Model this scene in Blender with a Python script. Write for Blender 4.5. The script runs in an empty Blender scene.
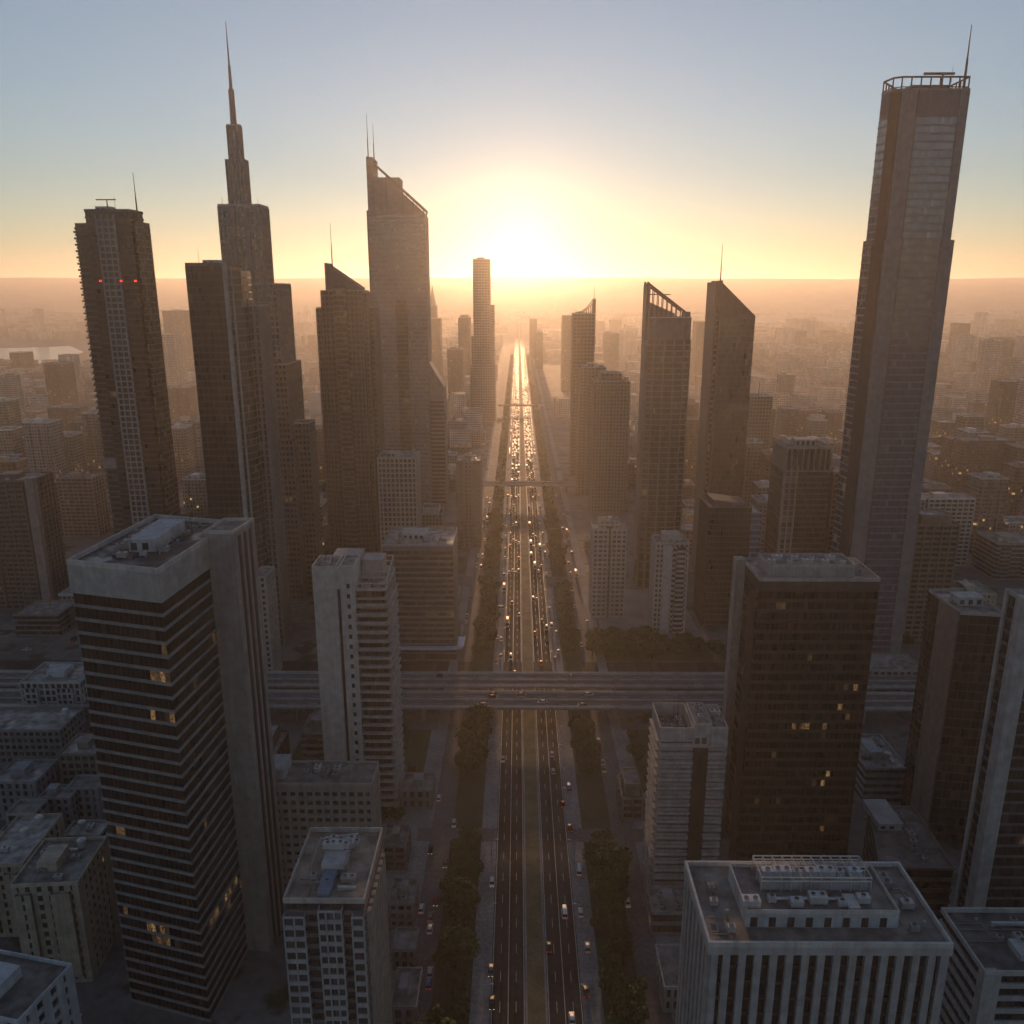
import bpy, math, random
from mathutils import Vector, Matrix
R = math.radians
S = bpy.context.scene
COL = S.collection

# ------------------------------------------------------------------ camera
F = 828.0
YAW = R(.41)
PITCH = R(15)
H = 200.0
cam = bpy.data.cameras.new('camera')
cam_o = bpy.data.objects.new('camera', cam)
COL.objects.link(cam_o)
cam.sensor_width = 36
cam.lens = F / 1024 * 36
cam.clip_start = 1
cam.clip_end = 60000
cam_o.location = (0, 0, H)
cam_o.rotation_euler = (R(90) - PITCH, 0, YAW)
S.camera = cam_o

# ------------------------------------------------------------------ sky, sun, exposure
SUN_EL = 3.7
w = bpy.data.worlds.new('World')
S.world = w
w.use_nodes = True
sk = w.node_tree.nodes.new('ShaderNodeTexSky')
sk.sky_type = 'NISHITA'
sk.sun_disc = False
sk.sun_elevation = R(SUN_EL)
sk.sun_rotation = 0
sk.air_density = 1.12
sk.dust_density = .1
sk.ozone_density = 3.4
hs = w.node_tree.nodes.new('ShaderNodeHueSaturation')                     # a milky morning sky, less saturated than clear air
hs.inputs['Saturation'].default_value = .7
w.node_tree.links.new(sk.outputs[0], hs.inputs['Color'])
w.node_tree.links.new(hs.outputs[0], w.node_tree.nodes['Background'].inputs[0])
w.node_tree.nodes['Background'].inputs[1].default_value = .148
sl = bpy.data.lights.new('sun', 'SUN')
sl.energy = 5
sl.angle = R(.5)
sl.color = (1, .56, .29)
so = bpy.data.objects.new('sun', sl)
COL.objects.link(so)
so.rotation_euler = (R(90 - SUN_EL), 0, R(180))
S.view_settings.view_transform = 'Standard'
S.view_settings.look = 'None'
S.view_settings.gamma = 1
S.view_settings.use_curve_mapping = False
S.view_settings.exposure = .38
S.cycles.max_bounces = 5
S.cycles.diffuse_bounces = 2
S.cycles.glossy_bounces = 3
S.cycles.volume_bounces = 0
S.cycles.sample_clamp_indirect = 4
HAZE_DENSITY = .000112
HAZE_TOP = 366

# ------------------------------------------------------------------ pixel rays -> places on the ground or at a distance
CR = Matrix.Rotation(YAW, 3, 'Z') @ Matrix.Rotation(R(90) - PITCH, 3, 'X')
def ray(px, py):
    return CR @ Vector(((px - 512) / F, -(py - 512) / F, -1))
def at(px, py, Y):
    d = ray(px, py)
    t = Y / d.y
    return Vector((d.x * t, Y, H + d.z * t))
def az(px, py, z=0.0):
    d = ray(px, py)
    t = (z - H) / d.z
    return Vector((d.x * t, d.y * t, z))

# ------------------------------------------------------------------ helpers
AX = 5.7                                    # middle of the avenue
OCC = []                                    # plots already built on
def tag(o, label=None, cat=None, group=None, kind=None):
    if label: o['label'] = label
    if cat: o['category'] = cat
    if group: o['group'] = group
    if kind: o['kind'] = kind
    return o
def empty(name, loc, rz=0.0):
    o = bpy.data.objects.new(name, None)
    COL.objects.link(o)
    o.location = loc
    o.rotation_euler = (0, 0, rz)
    o.empty_display_size = 1
    return o
class MB:
    def __init__(s):
        s.v = []; s.f = []; s.r = []; s.m = []; s.uv = None
    def quad(s, a, b, c, d, r=0.0, m=0):
        n = len(s.v)
        s.v += [a, b, c, d]
        s.f.append((n, n + 1, n + 2, n + 3)); s.r.append(r); s.m.append(m)
    def box(s, x0, x1, y0, y1, z0, z1, m=0, r=0.0):
        n = len(s.v)
        s.v += [(x, y, z) for z in (z0, z1) for x, y in ((x0, y0), (x1, y0), (x1, y1), (x0, y1))]
        for q in ((3, 2, 1, 0), (4, 5, 6, 7), (0, 1, 5, 4), (1, 2, 6, 5), (2, 3, 7, 6), (3, 0, 4, 7)):
            s.f.append(tuple(n + i for i in q)); s.r.append(r); s.m.append(m)
    def prism(s, poly, z0, z1, m=0, r=0.0, mtop=None, poly1=None):
        n = len(s.v); k = len(poly)
        p1 = poly1 or poly
        zf = z1 if callable(z1) else (lambda x, y: z1)
        s.v += [(x, y, z0) for x, y in poly] + [(x, y, zf(x, y)) for x, y in p1]
        for i in range(k):
            j = (i + 1) % k
            s.f.append((n + i, n + j, n + k + j, n + k + i)); s.r.append(r); s.m.append(m)
        s.f.append(tuple(n + k + i for i in range(k))); s.r.append(r); s.m.append(m if mtop is None else mtop)
        s.f.append(tuple(n + k - 1 - i for i in range(k))); s.r.append(r); s.m.append(m)
    def obox(s, a, b, t0, t1, z0, z1, m=0):
        """box along edge a->b, from t0 to t1 outward (right-hand normal)"""
        dx, dy = b[0] - a[0], b[1] - a[1]
        L = math.hypot(dx, dy) or 1
        nx, ny = dy / L, -dx / L
        p = [(a[0] + nx * t1, a[1] + ny * t1), (b[0] + nx * t1, b[1] + ny * t1), (b[0] + nx * t0, b[1] + ny * t0), (a[0] + nx * t0, a[1] + ny * t0)]
        s.prism(p, z0, z1, m)
    def tube(s, a, b, r0, r1=None, n=6, m=0):
        a = Vector(a); b = Vector(b)
        r1 = r0 if r1 is None else r1
        d = (b - a).normalized()
        u = d.cross(Vector((0, 0, 1)) if abs(d.z) < .9 else Vector((1, 0, 0))).normalized()
        w_ = d.cross(u)
        k = len(s.v)
        for c, r in ((a, r0), (b, r1)):
            for i in range(n):
                t = 2 * math.pi * i / n
                s.v.append(tuple(c + (u * math.cos(t) + w_ * math.sin(t)) * r))
        for i in range(n):
            j = (i + 1) % n
            s.f.append((k + j, k + i, k + n + i, k + n + j)); s.r.append(0); s.m.append(m)
        s.f.append(tuple(k + n + n - 1 - i for i in range(n))); s.r.append(0); s.m.append(m)
        s.f.append(tuple(k + i for i in range(n))); s.r.append(0); s.m.append(m)
    def mesh(s, name, mats, smooth=False):
        me = bpy.data.meshes.new(name)
        me.from_pydata(s.v, [], s.f)
        for m in (mats if isinstance(mats, (list, tuple)) else [mats]): me.materials.append(m)
        at_ = me.attributes.new('rnd', 'FLOAT', 'FACE')
        at_.data.foreach_set('value', s.r)
        me.polygons.foreach_set('material_index', s.m)
        if smooth: me.polygons.foreach_set('use_smooth', [True] * len(s.f))
        me.update()
        return me
    def build(s, name, mats, parent=None, color=None, smooth=False):
        o = bpy.data.objects.new(name, s.mesh(name, mats, smooth))
        COL.objects.link(o)
        if parent: o.parent = parent
        if color: o.color = (*color, 1)
        return o
def link(name, me, parent=None, loc=(0, 0, 0), rz=0.0, color=None):
    o = bpy.data.objects.new(name, me)
    COL.objects.link(o)
    o.location = loc
    o.rotation_euler = (0, 0, rz)
    if parent: o.parent = parent
    if color: o.color = (*color, 1)
    return o
def copy_tree(o, parent=None):
    c = o.copy()
    COL.objects.link(c)
    if parent: c.parent = parent
    for ch in list(o.children): copy_tree(ch, c)
    return c
def rect(u0, u1, v0, v1):
    return [(u0, v0), (u1, v0), (u1, v1), (u0, v1)]
def inset(poly, d):
    """move every edge of a CCW polygon inward by d"""
    n = len(poly); out = []
    for i in range(n):
        p, q, r = poly[i - 1], poly[i], poly[(i + 1) % n]
        e1 = Vector((q[0] - p[0], q[1] - p[1])).normalized(); e2 = Vector((r[0] - q[0], r[1] - q[1])).normalized()
        n1 = Vector((-e1.y, e1.x)); n2 = Vector((-e2.y, e2.x))
        b = n1 + n2
        b = b / max(.3, b.dot(n1))
        out.append((q[0] + b.x * d, q[1] + b.y * d))
    return out

# ------------------------------------------------------------------ materials
def newmat(name):
    m = bpy.data.materials.new(name)
    m.use_nodes = True
    nt = m.node_tree
    return m, nt, nt.nodes['Principled BSDF'], nt.links.new
def N(nt, t, **k):
    n = nt.nodes.new(t)
    for a, v in k.items(): setattr(n, a, v)
    return n
def ramp(nt, fac, stops):
    r = N(nt, 'ShaderNodeValToRGB')
    e = r.color_ramp.elements
    while len(e) < len(stops): e.new(.5)
    for i, (p, c) in enumerate(stops):
        e[i].position = p; e[i].color = (*c, 1)
    nt.links.new(fac, r.inputs[0])
    return r.outputs[0]
def noise(nt, scale, detail=4, vec=None, stretch=None):
    n = N(nt, 'ShaderNodeTexNoise')
    n.inputs['Scale'].default_value = scale; n.inputs['Detail'].default_value = detail
    v = vec or N(nt, 'ShaderNodeTexCoord').outputs['Object']
    if stretch:
        mp = N(nt, 'ShaderNodeMapping'); mp.inputs['Scale'].default_value = stretch
        nt.links.new(v, mp.inputs[0]); v = mp.outputs[0]
    nt.links.new(v, n.inputs['Vector'])
    return n.outputs['Fac']
def mix(nt, a, b, fac, mode='MIX'):
    x = N(nt, 'ShaderNodeMix', data_type='RGBA', blend_type=mode)
    for k, v in ((0, fac), (6, a), (7, b)):
        if hasattr(v, 'is_linked'): nt.links.new(v, x.inputs[k])
        else: x.inputs[k].default_value = v if k == 0 else (*v, 1)
    return x.outputs[2]
def mth(nt, op, a, b=None):
    x = N(nt, 'ShaderNodeMath', operation=op)
    for k, v in ((0, a), (1, b)):
        if v is None: continue
        if hasattr(v, 'is_linked'): nt.links.new(v, x.inputs[k])
        else: x.inputs[k].default_value = v
    return x.outputs[0]
def surface(name, rough=.8, mott=(.72, 1.12), scale=.35, streak=True, color=None, metal=0.0, spec=.5, fine=3.0):
    """tinted by the object's own colour, mottled and weather streaked"""
    m, nt, b, L = newmat(name)
    base = N(nt, 'ShaderNodeObjectInfo').outputs['Color']
    if color:
        rgb = N(nt, 'ShaderNodeRGB'); rgb.outputs[0].default_value = (*color, 1); base = rgb.outputs[0]
    c = ramp(nt, noise(nt, scale, 6), [(.3, (mott[0],) * 3), (.7, (mott[1],) * 3)])
    base = mix(nt, base, c, 1.0, 'MULTIPLY')
    f = ramp(nt, noise(nt, fine, 3), [(.3, (.86,) * 3), (.7, (1.08,) * 3)])
    base = mix(nt, base, f, 1.0, 'MULTIPLY')
    if streak:
        st = ramp(nt, noise(nt, 1.0, 4, stretch=(1.1, 1.1, .035)), [(.36, (.66, .63, .6)), (.56, (1, 1, 1))])
        base = mix(nt, base, st, .4, 'MULTIPLY')
    L(base, b.inputs['Base Color'])
    b.inputs['Roughness'].default_value = rough
    b.inputs['Metallic'].default_value = metal
    b.inputs['Specular IOR Level'].default_value = spec
    return m
M = {}
M['wall'] = surface('facade_render')
M['metal'] = surface('painted_metal', .45, (.85, 1.08), .6, False, metal=.3)
M['roof'] = surface('roof_felt', .7, (.4, 1.5), .3, False, fine=1.0)
def wet(m):
    nt = m.node_tree; b = nt.nodes['Principled BSDF']
    r = N(nt, 'ShaderNodeMapRange'); nt.links.new(noise(nt, .16, 4), r.inputs[0])
    for i, v in enumerate((.5, .6, .75, .28)): r.inputs[i + 1].default_value = v
    nt.links.new(r.outputs[0], b.inputs['Roughness'])
M['roof_far'] = surface('weathered_roof', .9, (.5, 1.3), .05, False, color=(.2, .19, .18), fine=.3, spec=.2)
wet(M['roof'])
M['concrete'] = surface('bridge_concrete', .8, (.7, 1.1), .15)
M['crane'] = surface('dark_steel', .5, (.9, 1.1), .8, False, color=(.05, .05, .055), metal=.5)

def glass(name='window_glass', ior=1.5):
    """window panes: the face attribute says plain, blinds drawn or lit room"""
    m, nt, b, L = newmat(name)
    rnd = N(nt, 'ShaderNodeAttribute', attribute_name='rnd').outputs['Fac']
    tint = N(nt, 'ShaderNodeObjectInfo').outputs['Color']
    # 0..0.6 dark room, 0.6..0.8 blinds, above 0.8 lit
    v = ramp(nt, rnd, [(0, (.6,) * 3), (.3, (1, 1, 1)), (.59, (1.4,) * 3), (.61, (1.7, 1.6, 1.5)), (.8, (3.4, 3.1, 2.7))])
    L(mix(nt, tint, v, 1.0, 'MULTIPLY'), b.inputs['Base Color'])
    b.inputs['Roughness'].default_value = .09
    b.inputs['IOR'].default_value = ior
    b.inputs['Specular IOR Level'].default_value = .5
    on = mth(nt, 'GREATER_THAN', rnd, .8)
    k = mth(nt, 'MULTIPLY', mth(nt, 'POWER', mth(nt, 'MULTIPLY', mth(nt, 'SUBTRACT', rnd, .8), 5), 2.5), .22)
    pos = N(nt, 'ShaderNodeNewGeometry').outputs['Position']
    lv = ramp(nt, noise(nt, 2.2, 3, vec=pos), [(.42, (.04,) * 3), (.6, (1, 1, 1))])
    L(mix(nt, (1, .56, .22), lv, 1.0, 'MULTIPLY'), b.inputs['Emission Color'])
    L(mth(nt, 'MULTIPLY', on, k), b.inputs['Emission Strength'])
    return m
M['glass'] = glass()
M['coated'] = glass('coated_window_glass', 1.9)
def grid_facade():
    """far blocks: walls with a window grid in metres from the UV map; object colour is the wall"""
    m, nt, b, L = newmat('apartment_facade')
    uv = N(nt, 'ShaderNodeUVMap').outputs[0]
    sep = N(nt, 'ShaderNodeSeparateXYZ'); L(uv, sep.inputs[0])
    u = mth(nt, 'DIVIDE', sep.outputs[0], 2.9); v = mth(nt, 'DIVIDE', sep.outputs[1], 3.2)
    fu, fv = mth(nt, 'FRACT', u), mth(nt, 'FRACT', v)
    win = mth(nt, 'MULTIPLY', mth(nt, 'MULTIPLY', mth(nt, 'GREATER_THAN', fu, .3), mth(nt, 'LESS_THAN', fu, .86)),
              mth(nt, 'MULTIPLY', mth(nt, 'GREATER_THAN', fv, .34), mth(nt, 'LESS_THAN', fv, .84)))
    cell = N(nt, 'ShaderNodeCombineXYZ')
    L(mth(nt, 'FLOOR', u), cell.inputs[0]); L(mth(nt, 'FLOOR', v), cell.inputs[1])
    wn = N(nt, 'ShaderNodeTexWhiteNoise', noise_dimensions='2D'); L(cell.outputs[0], wn.inputs['Vector'])
    bay = N(nt, 'ShaderNodeTexWhiteNoise', noise_dimensions='1D'); L(mth(nt, 'FLOOR', mth(nt, 'DIVIDE', u, 2)), bay.inputs['W'])
    base = N(nt, 'ShaderNodeObjectInfo').outputs['Color']
    rnd = N(nt, 'ShaderNodeAttribute', attribute_name='rnd').outputs['Fac']
    base = mix(nt, base, ramp(nt, rnd, [(0, (.45, .42, .4)), (.5, (1, .95, .88)), (1, (1.5, 1.42, 1.32))]), 1.0, 'MULTIPLY')
    base = mix(nt, base, ramp(nt, bay.outputs['Value'], [(0, (.8,) * 3), (1, (1.1,) * 3)]), 1.0, 'MULTIPLY')
    st = ramp(nt, noise(nt, .08, 5), [(.3, (.75,) * 3), (.7, (1.1,) * 3)])
    base = mix(nt, base, st, 1.0, 'MULTIPLY')
    g = ramp(nt, wn.outputs['Value'], [(0, (.02, .022, .027)), (.75, (.07, .07, .075)), (.95, (.22, .2, .17))])
    L(mix(nt, base, g, win), b.inputs['Base Color'])
    L(mth(nt, 'SUBTRACT', .8, mth(nt, 'MULTIPLY', win, .6)), b.inputs['Roughness'])
    lit = mth(nt, 'MULTIPLY', win, mth(nt, 'GREATER_THAN', wn.outputs['Value'], .985))
    b.inputs['Emission Color'].default_value = (1, .55, .2, 1)
    L(mth(nt, 'MULTIPLY', lit, .5), b.inputs['Emission Strength'])
    return m
M['grid'] = grid_facade()
def plain(name, c, rough=.6, metal=0.0, em=None, es=0.0):
    m, nt, b, L = newmat(name)
    b.inputs['Base Color'].default_value = (*c, 1)
    b.inputs['Roughness'].default_value = rough
    b.inputs['Metallic'].default_value = metal
    if em:
        b.inputs['Emission Color'].default_value = (*em, 1); b.inputs['Emission Strength'].default_value = es
    return m
M['beacon'] = plain('red_beacon', (.4, .02, .02), .4, 0, (1, .05, .03), 1.5)
M['lamp'] = plain('lamp_glass', (.8, .7, .5), .3, 0, (1, .62, .25), 5)
M['headlight'] = plain('headlight_glass', (.8, .8, .75), .2, 0, (1, .8, .5), .5)
M['taillight'] = plain('tail_light_glass', (.4, .02, .02), .3, 0, (1, .06, .03), .35)
M['rubber'] = plain('tyre_rubber', (.02, .02, .02), .8)
M['black'] = plain('dark_louvre', (.025, .025, .028), .6)
def ground_mat(name, c0, c1, scale, rough, fine=.9, spec=.5, c2=None):
    m, nt, b, L = newmat(name)
    pos = N(nt, 'ShaderNodeNewGeometry').outputs['Position']
    n1 = noise(nt, scale, 8, vec=pos)
    base = ramp(nt, n1, [(.32, c0), (.68, c1)])
    f = ramp(nt, noise(nt, fine, 5, vec=pos), [(.3, (.72,) * 3), (.7, (1.2,) * 3)])
    base = mix(nt, base, f, 1.0, 'MULTIPLY')
    if c2:
        base = mix(nt, base, c2, ramp(nt, noise(nt, scale * 3.1, 5, vec=pos), [(.54, (0, 0, 0)), (.62, (1, 1, 1))]))
    L(base, b.inputs['Base Color'])
    b.inputs['Roughness'].default_value = rough
    b.inputs['Specular IOR Level'].default_value = spec
    bp = N(nt, 'ShaderNodeBump'); bp.inputs['Strength'].default_value = .15; bp.inputs['Distance'].default_value = .1
    L(noise(nt, fine * 2, 3, vec=pos), bp.inputs['Height']); L(bp.outputs[0], b.inputs['Normal'])
    return m
M['ground'] = ground_mat('city_ground', (.075, .075, .08), (.19, .185, .18), .02, .85, .25, c2=(.035, .045, .02))
M['asphalt'] = ground_mat('asphalt', (.026, .026, .029), (.06, .06, .062), .06, .92, .5, .12)
def worn(m):
    nt = m.node_tree; b = nt.nodes['Principled BSDF']
    src = b.inputs['Base Color'].links[0].from_socket
    pos = N(nt, 'ShaderNodeNewGeometry').outputs['Position']
    tr = ramp(nt, noise(nt, 1.0, 5, vec=pos, stretch=(.55, .006, 1)), [(.35, (.6,) * 3), (.65, (1.35,) * 3)])
    pt = ramp(nt, noise(nt, .05, 2, vec=pos, stretch=(2.5, .5, 1)), [(.56, (1, 1, 1)), (.58, (.62,) * 3)])
    nt.links.new(mix(nt, mix(nt, src, tr, 1.0, 'MULTIPLY'), pt, 1.0, 'MULTIPLY'), b.inputs['Base Color'])
worn(M['asphalt'])
M['pavement'] = ground_mat('pavement_slabs', (.19, .19, .195), (.3, .295, .29), .08, .88, .8, .2)
M['street'] = ground_mat('side_street', (.1, .1, .106), (.15, .15, .155), .08, .85, .8, .2)
M['soil'] = ground_mat('verge_soil', (.03, .045, .02), (.06, .065, .04), .15, .9, 1)
M['drygrass'] = ground_mat('median_grass', (.1, .085, .04), (.2, .16, .085), .12, .9, 1.5)
M['lawn'] = ground_mat('lawn', (.03, .05, .018), (.07, .085, .03), .08, .9, 1.2)
M['paint'] = ground_mat('road_paint', (.4, .38, .33), (.6, .57, .5), .3, .55, 1)
M['hill'] = ground_mat('haze_pale_hills', (.2, .18, .15), (.34, .3, .25), .002, .9, .02)  # hill colour lightened to stand in for thicker distant haze
def water():
    m, nt, b, L = newmat('bay_water')
    b.inputs['Base Color'].default_value = (.05, .07, .08, 1)
    b.inputs['Roughness'].default_value = .18
    pos = N(nt, 'ShaderNodeNewGeometry').outputs['Position']
    bp = N(nt, 'ShaderNodeBump'); bp.inputs['Strength'].default_value = .25; bp.inputs['Distance'].default_value = 1
    L(noise(nt, .05, 5, vec=pos), bp.inputs['Height']); L(bp.outputs[0], b.inputs['Normal'])
    return m
M['water'] = water()
def carpaint():
    m, nt, b, L = newmat('car_paint')
    L(N(nt, 'ShaderNodeObjectInfo').outputs['Color'], b.inputs['Base Color'])
    b.inputs['Roughness'].default_value = .55
    b.inputs['Specular IOR Level'].default_value = .18
    return m
M['car'] = carpaint()
M['farcar'] = plain('distant_car_paint', (.4, .4, .4), .32)
M['carglass'] = plain('car_glass', (.015, .017, .02), .05)
M['carglass'].node_tree.nodes['Principled BSDF'].inputs['Specular IOR Level'].default_value = .3
def leafmat():
    m, nt, b, L = newmat('tree_leaves')
    rnd = N(nt, 'ShaderNodeAttribute', attribute_name='rnd').outputs['Fac']
    tint = N(nt, 'ShaderNodeObjectInfo').outputs['Color']
    v = ramp(nt, rnd, [(0, (.45, .5, .4)), (.6, (1, 1, 1)), (1, (1.7, 1.6, 1.2))])
    L(mix(nt, tint, v, 1.0, 'MULTIPLY'), b.inputs['Base Color'])
    b.inputs['Roughness'].default_value = .9
    b.inputs['Specular IOR Level'].default_value = .12
    return m
M['leaf'] = leafmat()
M['bark'] = plain('bark', (.06, .045, .035), .9)

# ------------------------------------------------------------------ ground, roads, water, hills (the setting)
def sheet(name, x0, x1, y0, y1, z, m, kind='structure', th=0.0):
    b = MB()
    if th: b.box(x0, x1, y0, y1, z - th, z)
    else: b.quad((x0, y0, z), (x1, y0, z), (x1, y1, z), (x0, y1, z))
    o = b.build(name, M[m])
    o['kind'] = kind
    return o
sheet('ground', -15500, 15500, -2600, 15500, 0, 'ground', th=.4)
sheet('avenue', AX - 13.4, AX + 13.4, -300, 5200, .02, 'asphalt')
b = MB()                                                        # kerbed median with dry grass
b.box(AX - 3.25, AX + 3.25, -300, 5200, .02, .17)
o = b.build('median_kerb', M['pavement']); o['kind'] = 'structure'
b = MB()
b.quad((AX - 2.6, -300, .18), (AX + 2.6, -300, .18), (AX + 2.6, 5200, .18), (AX - 2.6, 5200, .18))
tag(b.build('median_grass', M['drygrass']), 'dry yellowish grass strip along the middle of the avenue', 'grass', kind='stuff')
b = MB()
for sx in (-1, 1):
    for off in (3.55, 8.2, 13.0):
        x = AX + sx * off
        b.quad((x - .11, -300, .026), (x + .11, -300, .026), (x + .11, 5000, .026), (x - .11, 5000, .026))
    y = 60
    while y < 900:
        for off in (5.9, 10.6):
            x = AX + sx * off
            b.quad((x - .08, y, .026), (x + .08, y, .026), (x + .08, y + 4, .026), (x - .08, y + 4, .026))
        y += 11
o = b.build('lane_markings', M['paint']); o['kind'] = 'structure'
CROSS = [(354, 400), (545, 566), (735, 750), (930, 945), (1130, 1145), (1400, 1420), (1700, 1715)]
for sx in (-1, 1):
    def strip(name, a, c, z, m, kind='structure', th=0.0):
        x0, x1 = sorted((AX + sx * a, AX + sx * c))
        return sheet(name, x0, x1, -300, 3000, z, m, kind, th)
    strip('pavement', 13.4, 19.2, .15, 'pavement', th=.14)
    strip('planting_strip', 19.2, 30.5, .12, 'soil', th=.11)
    strip('side_street', 30.5, 38.5, .012, 'street')
    strip('pavement', 38.5, 43.5, .15, 'pavement', th=.14)
sheet('side_street', -700, AX - 43.5, 545, 566, .016, 'street')
sheet('side_street', AX + 43.5, 700, 545, 566, .016, 'street')
b = MB()
for x0, x1 in ((AX - 43.5, AX - 13.4), (AX + 13.4, AX + 43.5)):
    for y0, y1 in ((545, 566), (735, 750), (268, 276), (930, 945)):
        b.quad((x0, y0, .162), (x1, y0, .162), (x1, y1, .162), (x0, y1, .162))
o = b.build('cross_street', M['street']); o['kind'] = 'structure'
sheet('highway', -900, 900, 398, 424, .03, 'asphalt')
for y in (735, 930, 1130, 1400, 1700):
    for x0, x1 in ((-1500, AX - 43.5), (AX + 43.5, 1500)): sheet('side_street', x0, x1, y, y + 14, .016, 'street')
for x in (-330, -420, -560, 90, 300, 420, 560):
    sheet('side_street', x, x + 12, 430, 2600, .02, 'street')
sheet('lawn', -100, AX - 46, 300, 350, .03, 'lawn'); sheet('lawn', AX + 46, 95, 300, 350, .03, 'lawn')
sheet('lawn', 40, 120, 425, 455, .034, 'lawn')
sheet('plaza', AX + 45, 110, 455, 540, .024, 'pavement'); sheet('plaza', -110, AX - 45, 425, 545, .024, 'pavement')
sheet('plaza', -52, AX - 43.5, 150, 350, .026, 'pavement'); sheet('plaza', AX + 43.5, 62, 150, 350, .026, 'pavement')
b = MB()                                                        # river on the left, bay on the right
def blob(pts, z):
    n = len(b.v); b.v += [(x, y, z) for x, y in pts]; b.f.append(tuple(range(n, n + len(pts)))); b.r.append(0); b.m.append(0)
P = lambda px, py: tuple(az(px, py, .3))[:2]
blob([P(-120, 372), P(-10, 369), P(38, 364), P(58, 360), P(84, 352), P(70, 346), P(20, 348), P(-120, 350)], .3)
o = b.build('river', M['water']); o['kind'] = 'structure'
b = MB()
blob([P(640, 321), P(700, 326), P(800, 328), P(900, 327), P(1100, 331), P(1100, 318), P(880, 316), P(760, 317), P(680, 318)], .4)
o = b.build('bay', M['water']); o['kind'] = 'structure'

def hills():
    from mathutils import noise as nz
    b = MB(); nx, ny = 160, 22
    for j in range(ny):
        for i in range(nx):
            x = -14000 + 28000 * i / (nx - 1); y = 6950 + 3300 * j / (ny - 1)
            t = j / (ny - 1)
            ridge = 310 + 24 * nz.noise(Vector((x / 2600, 1.7, 0))) + 16 * nz.noise(Vector((x / 900, 9.1, 0))) + 6 * nz.noise(Vector((x / 300, 5, 0)))
            prof = min(1, max(0, (t - .05) / .33)) ** .8
            z = ridge * prof + 26 * nz.noise(Vector((x / 600, y / 600, 3))) * prof * (1 - prof) * 2
            b.v.append((x, y, min(z, 350) - 1.0 * (1 - prof) + .2))
    for j in range(ny - 1):
        for i in range(nx - 1):
            k = j * nx + i
            b.f.append((k, k + 1, k + nx + 1, k + nx)); b.r.append(0); b.m.append(0)
    o = b.build('hills', M['hill'], smooth=True); o['kind'] = 'structure'
hills()

# ------------------------------------------------------------------ haze
hm = bpy.data.materials.new('haze')
hm.use_nodes = True
hm.node_tree.nodes.clear()
pv = hm.node_tree.nodes.new('ShaderNodeVolumePrincipled')
ou = hm.node_tree.nodes.new('ShaderNodeOutputMaterial')
hm.node_tree.links.new(pv.outputs[0], ou.inputs['Volume'])
pv.inputs['Color'].default_value = (.95, .89, .82, 1)
pv.inputs['Density'].default_value = HAZE_DENSITY
pv.inputs['Anisotropy'].default_value = .52
pv2 = hm.node_tree.nodes.new('ShaderNodeVolumePrincipled')                # the coarser droplets that make the bright aureole round the sun
pv2.inputs['Color'].default_value = (1, .9, .75, 1)
pv2.inputs['Density'].default_value = HAZE_DENSITY * .036
pv2.inputs['Anisotropy'].default_value = .925
ad = hm.node_tree.nodes.new('ShaderNodeAddShader')
hm.node_tree.links.new(pv.outputs[0], ad.inputs[0]); hm.node_tree.links.new(pv2.outputs[0], ad.inputs[1]); hm.node_tree.links.new(ad.outputs[0], ou.inputs['Volume'])
b = MB(); b.box(-16000, 16000, -3000, 16000, -1.4, HAZE_TOP)
o = b.build('haze', hm); o['kind'] = 'stuff'

# ------------------------------------------------------------------ buildings
def style(fh=3.5, sill=1.2, inset=.25, pane=1.5, pier=None, lit=.004, blind=.1, wall=(.3, .3, .3), glass=(.03, .033, .04), solid=(), row=0.0, pcol=None, gm='glass'):
    return dict(fh=fh, sill=sill, inset=inset, pane=pane, pier=pier, lit=lit, blind=blind, wall=wall, glass=glass, solid=set(solid), row=row, pcol=pcol, gm=gm)
AC_MESH = []; FAN_MESH = []
def ac_meshes():
    for k in range(3):
        b = MB(); fb = MB(); fans = []; L_, W_, H_ = ((2.4, 1.6, 1.3), (3.4, 2.0, 1.5), (1.5, 1.2, 1.1))[k]
        b.box(-L_ / 2, L_ / 2, -W_ / 2, W_ / 2, .2, .2 + H_)
        for sx in (-1, 1): b.box(sx * L_ * .4 - .08, sx * L_ * .4 + .08, -W_ * .45, W_ * .45, 0, .2)
        n = max(1, round(L_ / 1.6))
        for i in range(n):
            x = -L_ / 2 + (i + .5) * L_ / n
            fans.append((x, 0, .2 + H_))
        fb.tube((0, 0, 0), (0, 0, .22), .5, .5, 10); fb.tube((0, 0, .22), (0, 0, .23), .42, .42, 10, 1)
        AC_MESH.append(b.mesh('air_conditioner', [M['metal'], M['black']])); FAN_MESH.append((fb.mesh('fan', [M['metal'], M['black']]), fans))
ac_meshes()
def aircon(k, parent, loc, rz, col):
    o = link('air_conditioner', AC_MESH[k], parent, loc, rz, col)
    for p in FAN_MESH[k][1]: link('fan', FAN_MESH[k][0], o, p, 0, tuple(c * .8 for c in col))
    return o
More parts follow.
